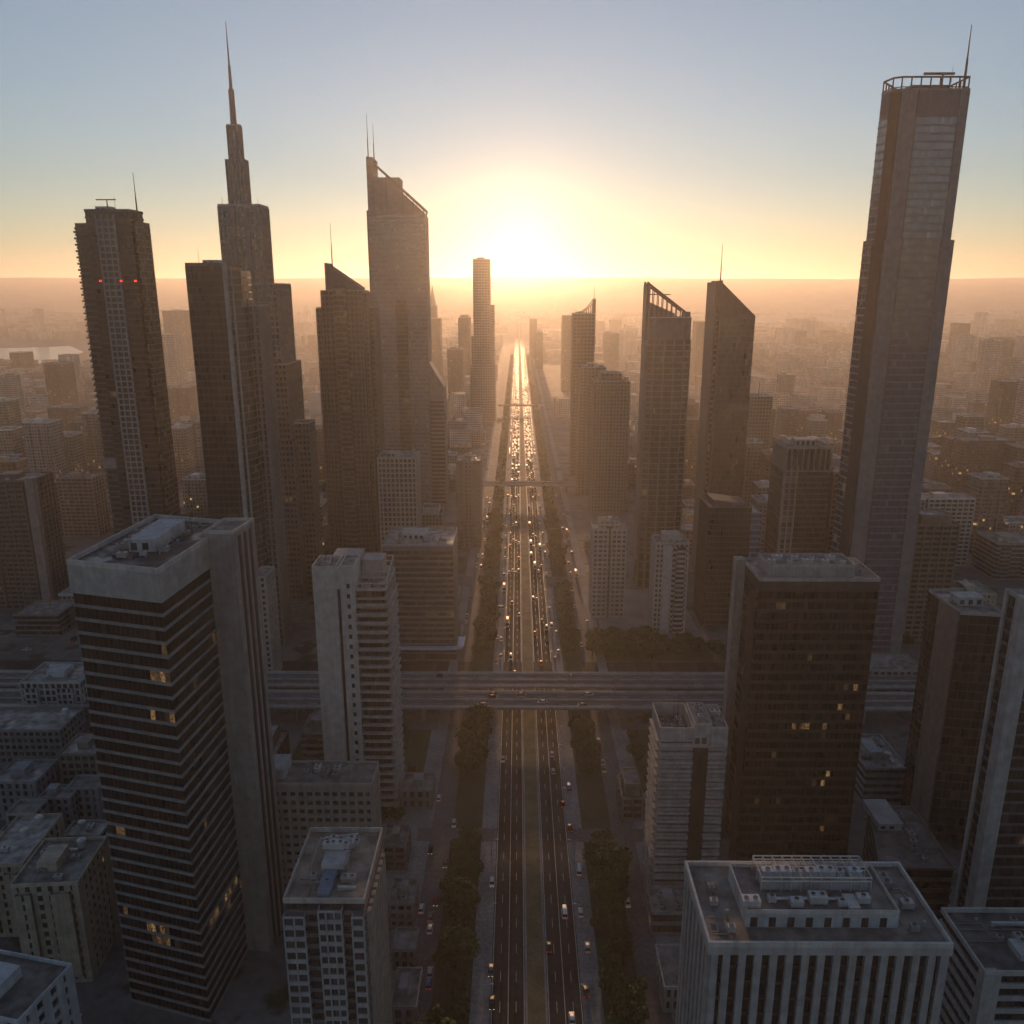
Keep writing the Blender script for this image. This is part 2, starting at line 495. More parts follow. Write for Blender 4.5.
class Bld:
    def __init__(s, name, label, cat, x, y, rz=0.0, group=None, seed=1):
        s.root = empty(name, (x, y, 0), rz)
        tag(s.root, label, cat, group)
        s.rng = random.Random(seed)
        s.walls = {}
        s.nband = 0
        s.xs = []; s.ys = []
    def wall(s, col):
        return s.walls.setdefault(tuple(col), MB())
    def note(s, poly):
        c, q = math.cos(s.root.rotation_euler.z), math.sin(s.root.rotation_euler.z)
        for u, v in poly:
            s.xs.append(s.root.location.x + u * c - v * q); s.ys.append(s.root.location.y + u * q + v * c)
    def pane_r(s, st, rowlit):
        x = s.rng.random()
        if x < (st['lit'] * .35 if not rowlit else .5): return .81 + .19 * s.rng.random()
        if x < st['lit'] + st['blind']: return .62 + .16 * s.rng.random()
        return .58 * s.rng.random()
    def tier(s, poly, z0, z1, st, cap=True, bands=True):
        s.note(poly)
        W = s.wall(st['wall']); rng = s.rng
        n = max(1, round((z1 - z0) / st['fh'])); h = (z1 - z0) / n
        ip = inset(poly, st['inset'])
        k = len(poly)
        for i in range(n):
            z = z0 + i * h
            W.prism(poly, z, z + st['sill'])
            g = MB()
            rowlit = rng.random() < st['row']
            s0 = rng.random(); cl = rng.random() < st['lit'] * 9; ce = rng.randrange(k); cp = rng.random()
            for e in range(k):
                if e in st['solid']: continue
                a, c = ip[e], ip[(e + 1) % k]
                L = math.hypot(c[0] - a[0], c[1] - a[1])
                if L < .3: continue
                m = max(1, round(L / st['pane']))
                dx, dy = (c[0] - a[0]) / L, (c[1] - a[1]) / L
                nx, ny = dy, -dx
                for j in range(m):
                    p0 = L * j / m; p1 = L * (j + 1) / m - .05
                    t = [rng.uniform(-.012, .012) for _ in range(3)]
                    q = lambda p, o_, zz: (a[0] + dx * p + nx * o_, a[1] + dy * p + ny * o_, zz)
                    g.quad(q(p0, t[0], z + st['sill'] - .02), q(p1, t[1], z + st['sill'] - .02), q(p1, t[1] + t[2], z + h + .02), q(p0, t[0] + t[2], z + h + .02),
                           s.pane_r(st, (rowlit and s0 < j / m < s0 + .5) or (cl and e == ce and abs(j - cp * m) < 2.6)))
            if g.f: g.build('window_band', M[st['gm']], s.root, st['glass']); s.nband += 1
        for e in range(k):
            a, c = poly[e], poly[(e + 1) % k]
            if e in st['solid']:
                W.obox(a, c, -st['inset'] - .1, .03, z0, z1)
            elif st['pier']:
                sp, pw, out = st['pier']
                L = math.hypot(c[0] - a[0], c[1] - a[1])
                m = max(1, round(L / sp))
                dx, dy = (c[0] - a[0]) / L, (c[1] - a[1]) / L
                for j in range(m + 1):
                    p = min(max(L * j / m, pw / 2), L - pw / 2)
                    s.wall(st['pcol'] or st['wall']).obox((a[0] + dx * (p - pw / 2), a[1] + dy * (p - pw / 2)), (a[0] + dx * (p + pw / 2), a[1] + dy * (p + pw / 2)), -st['inset'] - .05, out, z0, z1)
        # dark core behind the panes so nothing shines through
        W.prism(inset(poly, st['inset'] + .35), z0 + .1, z1 - .1)
    def roof(s, poly, z, ph=1.2, th=.35, col=(.16, .16, .16), pcol=(.4, .38, .36), name='parapet'):
        s.note(poly)
        r = MB(); ip = inset(poly, th)
        r.prism(ip, z - .3, z + .05); r.build('roof', M['roof'], s.root, col)
        p = MB(); k = len(poly)
        for (a, zz0, zz1) in ((poly, z, z + ph),):
            for i in range(k):
                j = (i + 1) % k
                A, B_, a_, b_ = poly[i], poly[j], ip[i], ip[j]
                p.quad((*A, zz0), (*B_, zz0), (*B_, zz1), (*A, zz1))
                p.quad((*b_, zz0), (*a_, zz0), (*a_, zz1), (*b_, zz1))
                p.quad((*A, zz1), (*B_, zz1), (*b_, zz1), (*a_, zz1))
        p.build(name, M['wall'], s.root, pcol)
    def block(s, name, poly, z0, z1, col, mat='wall', **k):
        b = MB(); b.prism(poly, z0, z1, **k)
        return b.build(name, M[mat], s.root, col)
    def gear(s, u0, u1, v0, v1, z, n=6, room=None, tank=0, duct=1, mast=0, col=(.42, .42, .42)):
        rng = s.rng
        if room:
            ru0, ru1, rv0, rv1, rh = room
            b = MB(); b.box(ru0, ru1, rv0, rv1, z, z + rh)
            b.box(ru0 - .15, ru1 + .15, rv0 - .15, rv1 + .15, z + rh, z + rh + .25)
            for i in range(max(1, int((ru1 - ru0) / 3))):
                x = ru0 + .6 + i * 3
                if x + 1.6 < ru1: b.box(x, x + 1.6, rv0 - .04, rv0 + .05, z + .6, z + rh - .7, 1)
            b.build('plant_room', [M['wall'], M['black']], s.root, col)
        spots = []
        def spot(r):
            for _ in range(14):
                x, y = rng.uniform(u0 + r, u1 - r) if u1 - u0 > 2 * r else (u0 + u1) / 2, rng.uniform(v0 + r, v1 - r) if v1 - v0 > 2 * r else (v0 + v1) / 2
                if room and room[0] - r < x < room[1] + r and room[2] - r < y < room[3] + r: continue
                if any(math.hypot(x - a, y - c) < r + q for a, c, q in spots): continue
                spots.append((x, y, r)); return x, y
            return None
        for i in range(n):
            p = spot(1.5)
            if p: aircon(rng.randrange(3), s.root, (*p, z), rng.choice((0, math.pi / 2)), tuple(rng.uniform(.2, .45) for _ in range(1)) * 3)
        for i in range(tank):
            p = spot(1.7)
            if p:
                b = MB(); b.tube((*p, z), (*p, z + 2.4), 1.3, 1.3, 12); b.tube((*p, z + 2.4), (*p, z + 2.9), 1.3, .3, 12)
                b.build('water_tank', M['metal'], s.root, (.5, .5, .5))
        for i in range(duct):
            p = spot(2)
            if p:
                L = rng.uniform(3, min(12, max(4, (u1 - u0) * .5))); b = MB()
                if rng.random() < .5 and p[0] + L < u1: b.box(p[0], p[0] + L, p[1], p[1] + .7, z + .3, z + 1); b.box(p[0], p[0] + .7, p[1], p[1] + .7, z, z + .3)
                elif p[1] + L < v1: b.box(p[0], p[0] + .7, p[1], p[1] + L, z + .3, z + 1); b.box(p[0], p[0] + .7, p[1], p[1] + .7, z, z + .3)
                if b.f: b.build('duct', M['metal'], s.root, (.5, .5, .52))
        for i in range(n // 2):
            p = spot(.8)
            if p:
                b = MB(); b.tube((*p, z), (*p, z + rng.uniform(.6, 1.5)), .22, .22, 8); b.tube((*p, z + 1.2), (*p, z + 1.35), .38, .3, 8); b.build('vent_pipe', M['metal'], s.root, (.3, .3, .3))
        if n > 2:
            b = MB()
            for i in range(3):
                y = rng.uniform(v0, v1); x = rng.uniform(u0, u1); y2 = rng.uniform(v0, v1)
                b.box(u0, x, y - .09, y + .09, z + .1, z + .25); b.box(x - .09, x + .09, min(y, y2), max(y, y2) + .01, z + .1, z + .25)
            b.build('cable_tray', M['metal'], s.root, (.24, .23, .22))
        for i in range(mast):
            p = spot(.6)
            if p: s.mast(*p, z, rng.uniform(4, 8))
    def mast(s, u, v, z, h, r=.12, name='antenna', beacon=False):
        b = MB(); b.tube((u, v, z), (u, v, z + h * .5), r, r * .7, 6); b.tube((u, v, z + h * .5), (u, v, z + h), r * .55, r * .25, 5)
        if h < 12:
            for t in (.55, .75): b.box(u - .5, u + .5, v - .04, v + .04, z + h * t, z + h * t + .08)
        o = b.build(name, M['crane'], s.root)
        if beacon:
            q = MB(); q.tube((u, v, z + h), (u, v, z + h + .7), .35, .35, 8); q.build('beacon', M['beacon'], o)
    def beacon(s, u, v, z):
        q = MB(); q.tube((u, v, z - .5), (u, v, z + .5), .7, .7, 8); q.build('beacon', M['beacon'], s.root)
    def done(s, margin=3):
        first = True
        for c, b in s.walls.items():
            b.build('wall', M['wall'], s.root, c)
        OCC.append((min(s.xs) - margin, max(s.xs) + margin, min(s.ys) - margin, max(s.ys) + margin))
        return s

# ---- the towers and blocks one can tell apart, each at its own distance and size
def tow(name, label, cat, pl, pr, py, Y, seed=1, group=None):
    a, c = at(pl, py, Y), at(pr, py, Y)
    b = Bld(name, label, cat, a.x, Y, 0, group, seed)
    return b, c.x - a.x, (a.z + c.z) / 2
DK = (.055, .05, .048)

# striped black-and-grey office tower with a concrete service core (near left)
ZT = 135
A, B_, D_ = az(158, 570, ZT), az(66.5, 560.6, ZT), az(155, 515, ZT)
bl = Bld('office_tower', 'dark office tower banded with thin pale stripes, concrete service core on its right', 'tower', B_.x, B_.y, 0, None, 11)
a = (A.x - B_.x, A.y - B_.y); d = (D_.x - B_.x, D_.y - B_.y)
poly = [(0, 0), a, (a[0] + d[0], a[1] + d[1]), d]
st = style(3.75, .85, .3, 1.45, None, .006, .05, (.24, .235, .235), (.012, .012, .014), row=.08)
bl.tier(poly, 0, 126.5, st)
bl.block('wall', inset(poly, -.03), 126.5, 134, (.36, .35, .345))
bl.roof(inset(poly, -.03), 134, 1.3, .5, (.03, .036, .042), (.5, .47, .45))
p = (a[0] + d[0] * .62, a[1] + d[1] * .62); q = (p[0] + d[0] * .3, p[1] + d[1] * .3)
core = [(p[0] - 1, p[1]), (p[0] + 7.2, p[1] - .8), (q[0] + 7.6, q[1]), (q[0] - 1, q[1])]
bl.block('service_core', core, 0, 136.2, (.27, .255, .25))
for t in (.25, .5, .75):
    x = core[1][0] + (core[2][0] - core[1][0]) * t; y = core[1][1] + (core[2][1] - core[1][1]) * t
    m = MB(); m.box(x - .3, x + .25, y - .8, y + .8, 0, 135); m.build('louvre_slot', M['black'], bl.root)
bl.roof(core, 136.2, .9, .4, (.12, .12, .12), (.45, .43, .41))
bl.gear(5, 22, 3, 38, 134.05, 16, (11, 18, 10, 30, 3.2), 1, 8, 2, (.4, .42, .45))
bl.mast(13, 37, 134, 7)
bl.done()

# balcony tower far left
bl, W, Z = tow('apartment_tower', 'tall dark apartment tower with pale balcony column and red beacons, leftmost of the skyscrapers', 'tower', 83.6, 129.4, 209, 480, 12)
st = style(3.4, 1.1, .3, 1.6, None, .004, .06, (.05, .049, .05), (.02, .021, .024), row=.02)
bl.tier(rect(0, W, 0, 17), 0, Z - 1.5, st)
bl.tier(rect(W * .25, W * .66, -1.2, 1), 0, Z - 3, style(3.4, .9, .5, 1.6, (W * .135, .8, .15), .003, .1, (.32, .31, .31), (.03, .03, .034)))
bl.tier(rect(-8.6, 0, 4, 15), 0, Z - 7, style(3.4, 1.2, .4, 1.7, None, .003, .1, (.1, .095, .09), (.025, .026, .03)))
bl.tier(rect(W, W + 1.5, 3, 21), 0, Z - 6, style(3.4, .5, .12, 1.5, None, .001, .15, (.16, .14, .12), (.05, .048, .045)))
for i in range(int(Z / 3.4) - 3):
    m = MB(); m.box(-10, -8.5, 5, 12, 3 + i * 3.4, 4.1 + i * 3.4); m.build('balcony', M['wall'], bl.root, (.12, .115, .11))
bl.block('louvre_band', rect(-9.2, -1, 3.4, 12), Z * .4, Z * .4 + 6, (.3, .28, .27))
bl.roof(rect(0, W, 0, 17), Z - 1.5, 1.5, .4, (.1, .1, .1), (.12, .12, .12))
bl.gear(2, W - 3, 2, 15, Z - 1.4, 3, (4, 12, 5, 12, 3), 0, 1)
bl.mast(W + .6, 8, Z - 6, 26, .5, 'antenna'); bl.mast(W * .55, 8, Z, 8)
m = MB(); m.tube((10, 7, Z), (10, 7, Z + 5.5), .3, .3); m.box(4, 15, 6.7, 7.3, Z + 5.2, Z + 5.8); m.build('cleaning_crane', M['crane'], bl.root)
for u in (W * .2, W * .66, W * .98): bl.beacon(u, -1.4, Z - 38)
bl.done()

# dark tower with rounded glass edge
bl, W, Z = tow('office_tower', 'dark bronze flat-topped tower with pale vertical fin and rounded glass edge, before the spire skyscraper', 'tower', 184.8, 224, 264, 430, 13)
g1 = style(3.6, .9, .2, 1.4, (2.8, .35, .12), .004, .06, (.055, .047, .042), (.022, .02, .019), row=.02)
bl.tier([(0, 0), (W, 0), (W, 27), (0, 27)], 0, Z - 1, g1)
bl.tier([(W - 1, 1.5), (W + 3, 3), (W + 5.5, 8), (W + 6.5, 15), (W + 5.5, 24), (W - 1, 25)], 0, Z - 3, style(3.6, .5, .1, 1.3, None, .003, .14, (.2, .17, .14), (.06, .055, .05)))
bl.block('fin', rect(W - .9, W + 1.0, -.8, 1.2), 0, Z + .5, (.36, .35, .35))
bl.block('fin', rect(W + 2.4, W + 3.0, 1.2, 2.6), 0, Z - 1, (.36, .35, .35))
zs = at(244, 306.6, 440).z
bl.tier(rect(W + 5, W + 12, 14, 30), 0, zs, style(3.6, .8, .2, 1.4, (3.2, 1.4, .25), .003, .08, (.2, .18, .17), (.03, .03, .032)))
bl.roof(rect(W + 5, W + 12, 14, 30), zs, .8, .3)
bl.roof(rect(0, W, 0, 27), Z - 1, 1.6, .4, (.1, .1, .1), (.14, .12, .11))
bl.gear(2, W - 2, 3, 24, Z - 1, 3, (6, 14, 8, 18, 3), 0, 1, 1); bl.mast(5, 6, Z, 9); bl.mast(W + 2, 9, Z - 2, 6)
bl.done()

# spire skyscraper
bl, W, Z = tow('spire_skyscraper', 'stepped grey skyscraper tapering to a long needle spire, tallest on the left', 'skyscraper', 217.5, 260, 206, 520, 14)
gs = style(3.7, 1.2, .25, 1.6, (3.0, .9, .3), .006, .12, (.2, .19, .19), (.035, .036, .042), row=.02, gm='coated')
zz = lambda px, py: at(px, py, 520).z
z1, z2 = zz(282, 284.5), zz(290, 365)
bl.tier(rect(0, W, 0, W * .7), z1, Z, gs)
bl.tier(rect(-.5, W + 7, -.6, W + 5), z2, z1, gs)
gw = style(3.7, 1.5, .3, 1.6, (2.6, .7, .3), .012, .3, (.2, .165, .14), (.04, .036, .034), row=.04)
bl.tier(rect(-3, W + 9.5, -2, W + 8), zz(300, 440), z2, gw)
bl.tier(rect(-6, W + 11, -3.5, W + 10), 0, zz(300, 440), gw)
for u0 in (W * .30, W * .62): bl.block('fin', rect(u0, u0 + 2.2, -1.1, 1), 0, Z - 1, (.23, .22, .22))
bl.tier(rect(W + 10, W + 20, 4, 18), 0, zz(300, 425), gw)
bl.roof(rect(0, W, 0, W * .7), Z, 1.2, .4); bl.roof(rect(-.5, W + 7, -.6, W + 5), z1, .8, .4); bl.roof(rect(-3, W + 9.5, -2, W + 8), z2, .8, .4); bl.roof(rect(W + 10, W + 20, 4, 18), zz(300, 425), 1, .4)
def up(pl, pr, pt, zb, name='wall'):
    x0 = at(pl, pt, 529).x - bl.root.location.x; x1 = at(pr, pt, 529).x - bl.root.location.x
    h = (x1 - x0) * .43; c = x0 + h; zt = at(pl, pt, 529).z
    return c, h, zt
c0, h, za = up(227, 249.5, 160, Z)
gm = style(3.7, .7, .2, 1.5, (2.2, .9, .3), .002, .05, (.15, .15, .155), (.04, .042, .05), gm='coated')
bl.tier(rect(c0 - h, c0 + h, 9 - h * .55, 9 + h * .55), Z, za, gm)
c1, h, zb = up(228.6, 243.7, 126, Z)
bl.tier(rect(c0 - h, c0 + h, 9 - h * .55, 9 + h * .55), za, zb, gm)
bl.roof(rect(c0 - h, c0 + h, 9 - h * .55, 9 + h * .55), zb, .7, .3)
c2, h, zc = up(230.6, 236.4, 89.5, Z)
m = MB(); m.tube((c0, 9, zb), (c0, 9, zc), h * 1.3, h * 1.15, 12)
c3, h3, zd = up(230.6, 233.6, 66, Z); m.tube((c0, 9, zc), (c0, 9, zd), h3 * 1.3, h3 * 1.0, 10)
ze = at(229, 23, 532).z; m.tube((c0, 9, zd), (c0, 9, ze), .55, .15, 8)
m.build('spire', M['metal'], bl.root, (.14, .14, .15)); bl.mast(2, 3, Z, 6); bl.mast(W - 2, 3, Z, 6)
TOPS = [ze]
bl.done()

# slanted-crown tower with a thin mast
bl, W, Z = tow('office_tower', 'stepped brown tower with slanted crown peaking left and one thin mast, beside the spire skyscraper', 'tower', 320.6, 362, 291, 575, 15)
zq = lambda px, py: at(px, py, 575).z
st = style(3.6, 1.1, .3, 1.5, (2.7, .9, .3), .008, .2, (.16, .135, .12), (.03, .028, .028), row=.03)
bl.tier(rect(0, W, 0, 26), 0, Z, st)
bl.tier(rect(W * .3, W * .62, -1.2, 1), 0, Z + 4, style(3.6, 1.3, .3, 1.6, None, .02, .3, (.22, .18, .14), (.05, .042, .036), row=.05))
bl.tier(rect(-4.5, 0.5, 3, 22), 0, zq(314, 308.7), st); bl.roof(rect(-4.5, .5, 3, 22), zq(314, 308.7), .8, .3)
bl.tier(rect(W, W + 3.5, 2, 24), 0, zq(366, 293), st); bl.roof(rect(W, W + 3.5, 2, 24), zq(366, 293), .8, .3)
bl.tier(rect(W + 3, W + 7, 5, 24), 0, zq(369, 308), st); bl.roof(rect(W + 3, W + 7, 5, 24), zq(369, 308), .8, .3)
bl.roof(rect(0, W, 0, 26), Z, .6, .3)
zl, zr = zq(326.6, 264), zq(359, 287.5)
u0, u1 = W * .13, W * .93
bl.block('crown', rect(u0, u1, 2, 22), Z, lambda x, y: zl + (zr - zl) * (x - u0) / (u1 - u0), (.11, .1, .1))
bl.block('fin', rect(u0 - .5, u0 + .8, 1.4, 22.5), Z - 20, zl + .8, (.2, .19, .18))
bl.mast(u0 + 3.5, 8, zl - 3, zq(332, 222) - zl + 3, .45)
bl.done()

# tall slab with twin masts
bl, W, Z = tow('skyscraper', 'tall smooth slab skyscraper with twin masts and raked roofline, left of the sun', 'skyscraper', 368.5, 424.5, 208, 760, 16)
zq = lambda px, py: at(px, py, 760).z
sm = style(3.8, 1.9, .03, 1.5, None, .0005, .02, (.27, .245, .23), (.19, .175, .165), solid=(1,), gm='coated')
bl.tier(rect(0, W, 0, 30), 0, zq(376, 215), sm)
bl.tier(rect(W * .42, W * .64, -.9, 1), 0, zq(395, 300), style(3.8, 1.2, .25, 1.6, None, .03, .3, (.2, .17, .13), (.04, .036, .03), row=.1))
zl, zr = zq(368, 155.5), zq(424.5, 208)
zb = zq(376, 215)
zf = lambda x, y: zl + (zr - zl) * x / W
bl.block('wall', rect(W * .10, W * .56, 2, 24), zb, zq(380, 177), (.26, .235, .22)); bl.block('wall', rect(W * .56, W * .99, 2, 24), zb, lambda x, y: zf(x, y) - 4, (.26, .235, .22))
bl.block('fin', rect(-.6, W * .1, 1, 28), zb - 30, zl - 1, (.22, .2, .19))
bl.block('side_wing', rect(-2.6, 0, 4, 24), 0, zq(366, 210), (.16, .15, .145))
for v in (1.2, 26):
    m = MB(); n_ = len(m.v)
    m.v += [(0, v, zf(0, 0) - 2.4), (W, v, zf(W, 0) - 3.2), (W, v, zf(W, 0)), (0, v, zf(0, 0)), (0, v + 1.6, zf(0, 0) - 2.4), (W, v + 1.6, zf(W, 0) - 3.2), (W, v + 1.6, zf(W, 0)), (0, v + 1.6, zf(0, 0))]
    for q in ((0, 1, 2, 3), (5, 4, 7, 6), (3, 2, 6, 7), (1, 0, 4, 5), (2, 1, 5, 6), (0, 3, 7, 4)): m.f.append(tuple(n_ + i for i in q)); m.r.append(0); m.m.append(0)
    for x in (.33, .62, .8, .98): m.box(W * x - .5, W * x + .3, v + .2, v + 1.3, zb, zf(W * x, 0) - 2.6)
    m.build('crown_beam', M['metal'], bl.root, (.12, .11, .1))
bl.mast(.6, 6, zl - 3, zq(366.3, 112) - zl + 3, .6); bl.mast(4.6, 12, zl - 4, zq(371, 121) - zl + 4, .6)
# flared skirt on the right
x1 = at(444, 388, 760).x - bl.root.location.x; zs0, zs1 = zq(427, 362), zq(444, 388)
bl.block('side_wing', rect(W - .5, x1, 4, 26), 0, lambda x, y: zs0 + (zs1 - zs0) * (x - W + .5) / (x1 - W + .5), (.25, .225, .21))
m = MB()
for i in range(26): m.box(W + .3, x1 - .6, 3.85, 4.1, 4 + i * 3.8, 6 + i * 3.8)
m.build('glazing', M['glass'], bl.root, (.05, .045, .04))
bl.done()

# golden tower by the avenue, far
bl, W, Z = tow('office_tower', 'slim stepped tower standing in the golden glow just left of the far avenue', 'tower', 472.8, 489.8, 260, 1300, 17)
st = style(4, 1.4, .3, 2.5, (4, 1, .3), .003, .1, (.25, .22, .19), (.05, .045, .04))
bl.tier(rect(0, W, 0, 28), 0, Z, st); zq = lambda px, py: at(px, py, 1300).z
bl.tier(rect(W - .5, W + 6, 2, 26), 0, zq(493, 305), st); bl.tier(rect(-4, .5, 2, 26), 0, zq(471, 336.4), st); bl.tier(rect(-6, W + 7, -3, 30), 0, zq(480, 365), st)
bl.roof(rect(0, W, 0, 28), Z, 2, .5); bl.gear(4, W - 4, 4, 24, Z, 3, (6, W - 8, 8, 20, 4)); bl.done()

# concave crown tower
bl, W, Z = tow('office_tower', 'dark slim tower with concave crown sweeping up to a right-hand mast', 'tower', 573.6, 595.2, 314, 900, 18)
zq = lambda px, py: at(px, py, 900).z
st = style(3.8, 1.3, .25, 2, (3.6, .7, .2), .003, .1, (.13, .115, .1), (.03, .028, .026))
bl.tier(rect(0, W, 0, 26), 0, Z, st); bl.roof(rect(0, W, 0, 26), Z, .8, .4)
for v in (0.5, 24):
    m = MB(); zr = zq(594, 299.6)
    for i in range(8):
        t0, t1 = i / 8, (i + 1) / 8; f = lambda t: Z + 1 + (zr - Z) * t ** 2.2
        m.tube((W * (.15 + .85 * t0), v, f(t0)), (W * (.15 + .85 * t1), v, f(t1)), .7)
        m.tube((W * (.15 + .85 * t1), v, Z), (W * (.15 + .85 * t1), v, f(t1)), .3)
    m.build('crown_frame', M['crane'], bl.root)
bl.block('fin', rect(W - 1.5, W + .6, 1, 24), Z - 40, zr, (.13, .115, .1))
bl.mast(W - .6, 10, zr - 2, zq(594, 286) - zr + 2, .4); bl.done()

# pair of brown residential towers
bl, W, Z = tow('apartment_tower', 'brown apartment tower half hidden behind its twin, right of the avenue', 'tower', 579.7, 606, 368, 810, 19, 'brown twin apartment towers')
st = style(3.2, 1.3, .35, 1.8, (3.6, 1.1, .2), .005, .15, (.21, .17, .14), (.035, .03, .028))
bl.tier(rect(0, W, 0, 24), 0, Z, st); bl.tier(rect(W * .3, W * .6, -1.5, 1), 0, Z - 4, st); bl.roof(rect(0, W, 0, 24), Z, 1, .4); bl.gear(2, W - 2, 3, 20, Z, 3, (8, 16, 6, 16, 4)); bl.done()
bl, W, Z = tow('apartment_tower', 'brown apartment tower with stepped roof crown, front one of the pair right of the avenue', 'tower', 594, 630.5, 382, 745, 20, 'brown twin apartment towers')
bl.tier(rect(0, W, 0, 24), 0, Z, st); bl.tier(rect(W * .08, W * .36, -1.6, 1), 0, Z - 3, st); bl.tier(rect(W * .62, W * .92, -1.6, 1), 0, Z - 3, st)
bl.tier(rect(W * .2, W * .78, 3, 20), Z, Z + 7, st); bl.roof(rect(W * .2, W * .78, 3, 20), Z + 7, 1, .4); bl.roof(rect(0, W, 0, 24), Z, 1, .4)
for u in (.06, .9): bl.block('plant_room', rect(W * u - 1, W * u + 2, 4, 12), Z, Z + 4, (.24, .2, .17))
bl.gear(W * .25, W * .7, 5, 18, Z + 7, 3, None, 1, 0, 1); bl.done()

# raked open-frame crown with light grid
bl, W, Z = tow('office_tower', 'gridded tower with open raked crown sloping down to the right, right of the avenue', 'tower', 647.5, 693, 315, 540, 21)
zq = lambda px, py: at(px, py, 540).z
P_ = [(0, 2.4), (W * .18, .8), (W * .4, 0), (W * .62, 0), (W * .84, .8), (W, 2.4), (W, 17), (0, 17)]
Zc = zq(670, 340)
st = style(3.7, .8, .15, 1.4, (W * .3, .5, .3), .008, .08, (.25, .2, .165), (.06, .05, .045), row=.03)
bl.tier(P_, 26, Zc, st)
bl.tier(inset(P_, .6), 0, 26, style(6.5, .8, .3, 3, (W * .3, .8, .3), .002, .1, (.22, .18, .15), (.03, .027, .026)))
bl.block('wall', inset(P_, .3), Zc, zq(670, 318), (.16, .14, .13))
zl, zr = zq(648.8, 283), zq(686, 312)
bl.block('fin', rect(-.8, 1.6, 2, 16.5), 20, zl - 1.5, (.2, .17, .15))
bl.block('crown', rect(1.6, W * .62, 3, 14), Zc, lambda x, y: zl - 11 + (zr - zl) * .7 * x / W, (.16, .14, .13))
for v in (2.2, 15.5):
    m = MB(); m.tube((0, v, zl), (W * .84, v, zr), .7)
    for i in range(1, 8):
        t = i / 8; m.tube((W * .84 * t, v, Zc), (W * .84 * t, v, zl + (zr - zl) * t), .3)
    m.tube((0, v, zl - 7), (W * .5, v, zl - 7), .35); m.tube((0, v, Zc), (0, v, zl + .8), .8)
    m.build('crown_frame', M['crane'], bl.root)
bl.roof(inset(P_, .3), zq(670, 318), .6, .3); bl.block('plant_room', rect(W * .84, W * .98, 5, 14), zq(670, 318), zq(690, 312), (.18, .15, .14)); bl.done()

# dark glass blade
bl, W, Z = tow('office_tower', 'dark glass blade tower with sharply raked top and single mast', 'tower', 720, 755.5, 316, 565, 22)
zq = lambda px, py: at(px, py, 565).z
st = style(3.8, .35, .06, 1.5, None, .0006, .01, (.1, .088, .08), (.06, .055, .052), gm='coated')
bl.tier(rect(0, W, 0, 30), 0, Z - 2, st)
bl.tier(rect(-3, .4, 2, 27), 0, Z + 4, style(3.8, 1.2, .2, 1.5, None, .03, .3, (.25, .2, .15), (.05, .043, .036)))
zl = zq(719, 282)
bl.block('crown', rect(0, W, .06, 29.9), Z - 2, lambda x, y: zl + (Z - zl) * x / W, (.085, .075, .07))
bl.block('fin', rect(-3.6, -2.6, .5, 28), 0, zl, (.14, .12, .11)); bl.block('fin', rect(-.6, .5, -.5, 29), 0, zl + 1, (.14, .12, .11))
bl.mast(.2, 6, zl - 3, zq(720, 243) - zl + 3, .5)
bl.done()

# great tower on the right
bl, W, Z = tow('skyscraper', 'huge tapering glass skyscraper with frame crown and antenna, tallest on the right', 'skyscraper', 893, 970, 90, 437, 23)
zq = lambda px, py: at(px, py, 437).z
zn = zq(940, 240)
gb = style(3.75, .9, .12, 1.5, None, .001, .03, (.17, .2, .24), (.075, .11, .16), gm='coated')
gb2 = style(3.75, .9, .12, 1.5, None, .006, .06, (.18, .19, .21), (.06, .075, .1), row=.02, gm='coated')
up_ = [(4, 0), (W, 0), (W, 30), (15, 30), (-1, 11), (.4, 2.6)]
lo_ = [(3, -.6), (W + 1.6, -.6), (W + 2.6, 8), (W + 2.6, 31), (14, 31), (-2.2, 11.5), (-.8, 2.2)]
bl.tier(up_, zn, Z - 12, gb); bl.tier(lo_, 0, zn, gb2)
bl.block('wall', inset(up_, .2), Z - 12, Z, (.1, .13, .17))
for u0, u1, t in ((4.2, 12, .5), (W - 4.2, W + .05, .35)):
    bl.block('fin', rect(u0, u1, -t, 1), zn, Z + .5, (.17, .19, .22)); bl.block('fin', rect(u0 - .6, u1 + (1.6 if u1 > 20 else 0), -t - .6, 1), 0, zn, (.19, .19, .2))
bl.block('louvre_slot', rect(12, 12.7, -.25, 1), zn, Z, (.03, .03, .035)); bl.block('louvre_slot', rect(12, 12.7, -.85, 1), 0, zn, (.03, .03, .03))
bl.block('fin', [(3.2, -.5), (4.3, -.5), (1.0, 2.9), (.0, 2.6)], zn, Z - 1, (.04, .04, .045)); bl.block('fin', [(2.2, -1.1), (3.4, -1.1), (-.2, 2.6), (-1.3, 2.3)], 0, zn, (.04, .04, .045))
bl.roof(up_, Z, .8, .4, (.12, .12, .13), (.18, .2, .22))
zt = zq(930, 80)
m = MB(); q = inset(up_, .6)
for i in range(6):
    a_, c_ = q[i], q[(i + 1) % 6]; L = math.hypot(c_[0] - a_[0], c_[1] - a_[1]); k = max(1, int(L / 4))
    m.tube((*a_, zt + 1.5), (*c_, zt + 1.5), .45); m.tube((*a_, Z + 1.5), (*c_, Z + 1.5), .25)
    for j in range(k): t = j / k; m.tube((a_[0] + (c_[0] - a_[0]) * t, a_[1] + (c_[1] - a_[1]) * t, Z), (a_[0] + (c_[0] - a_[0]) * t, a_[1] + (c_[1] - a_[1]) * t, zt + 1.5), .35)
m.build('crown_frame', M['crane'], bl.root)
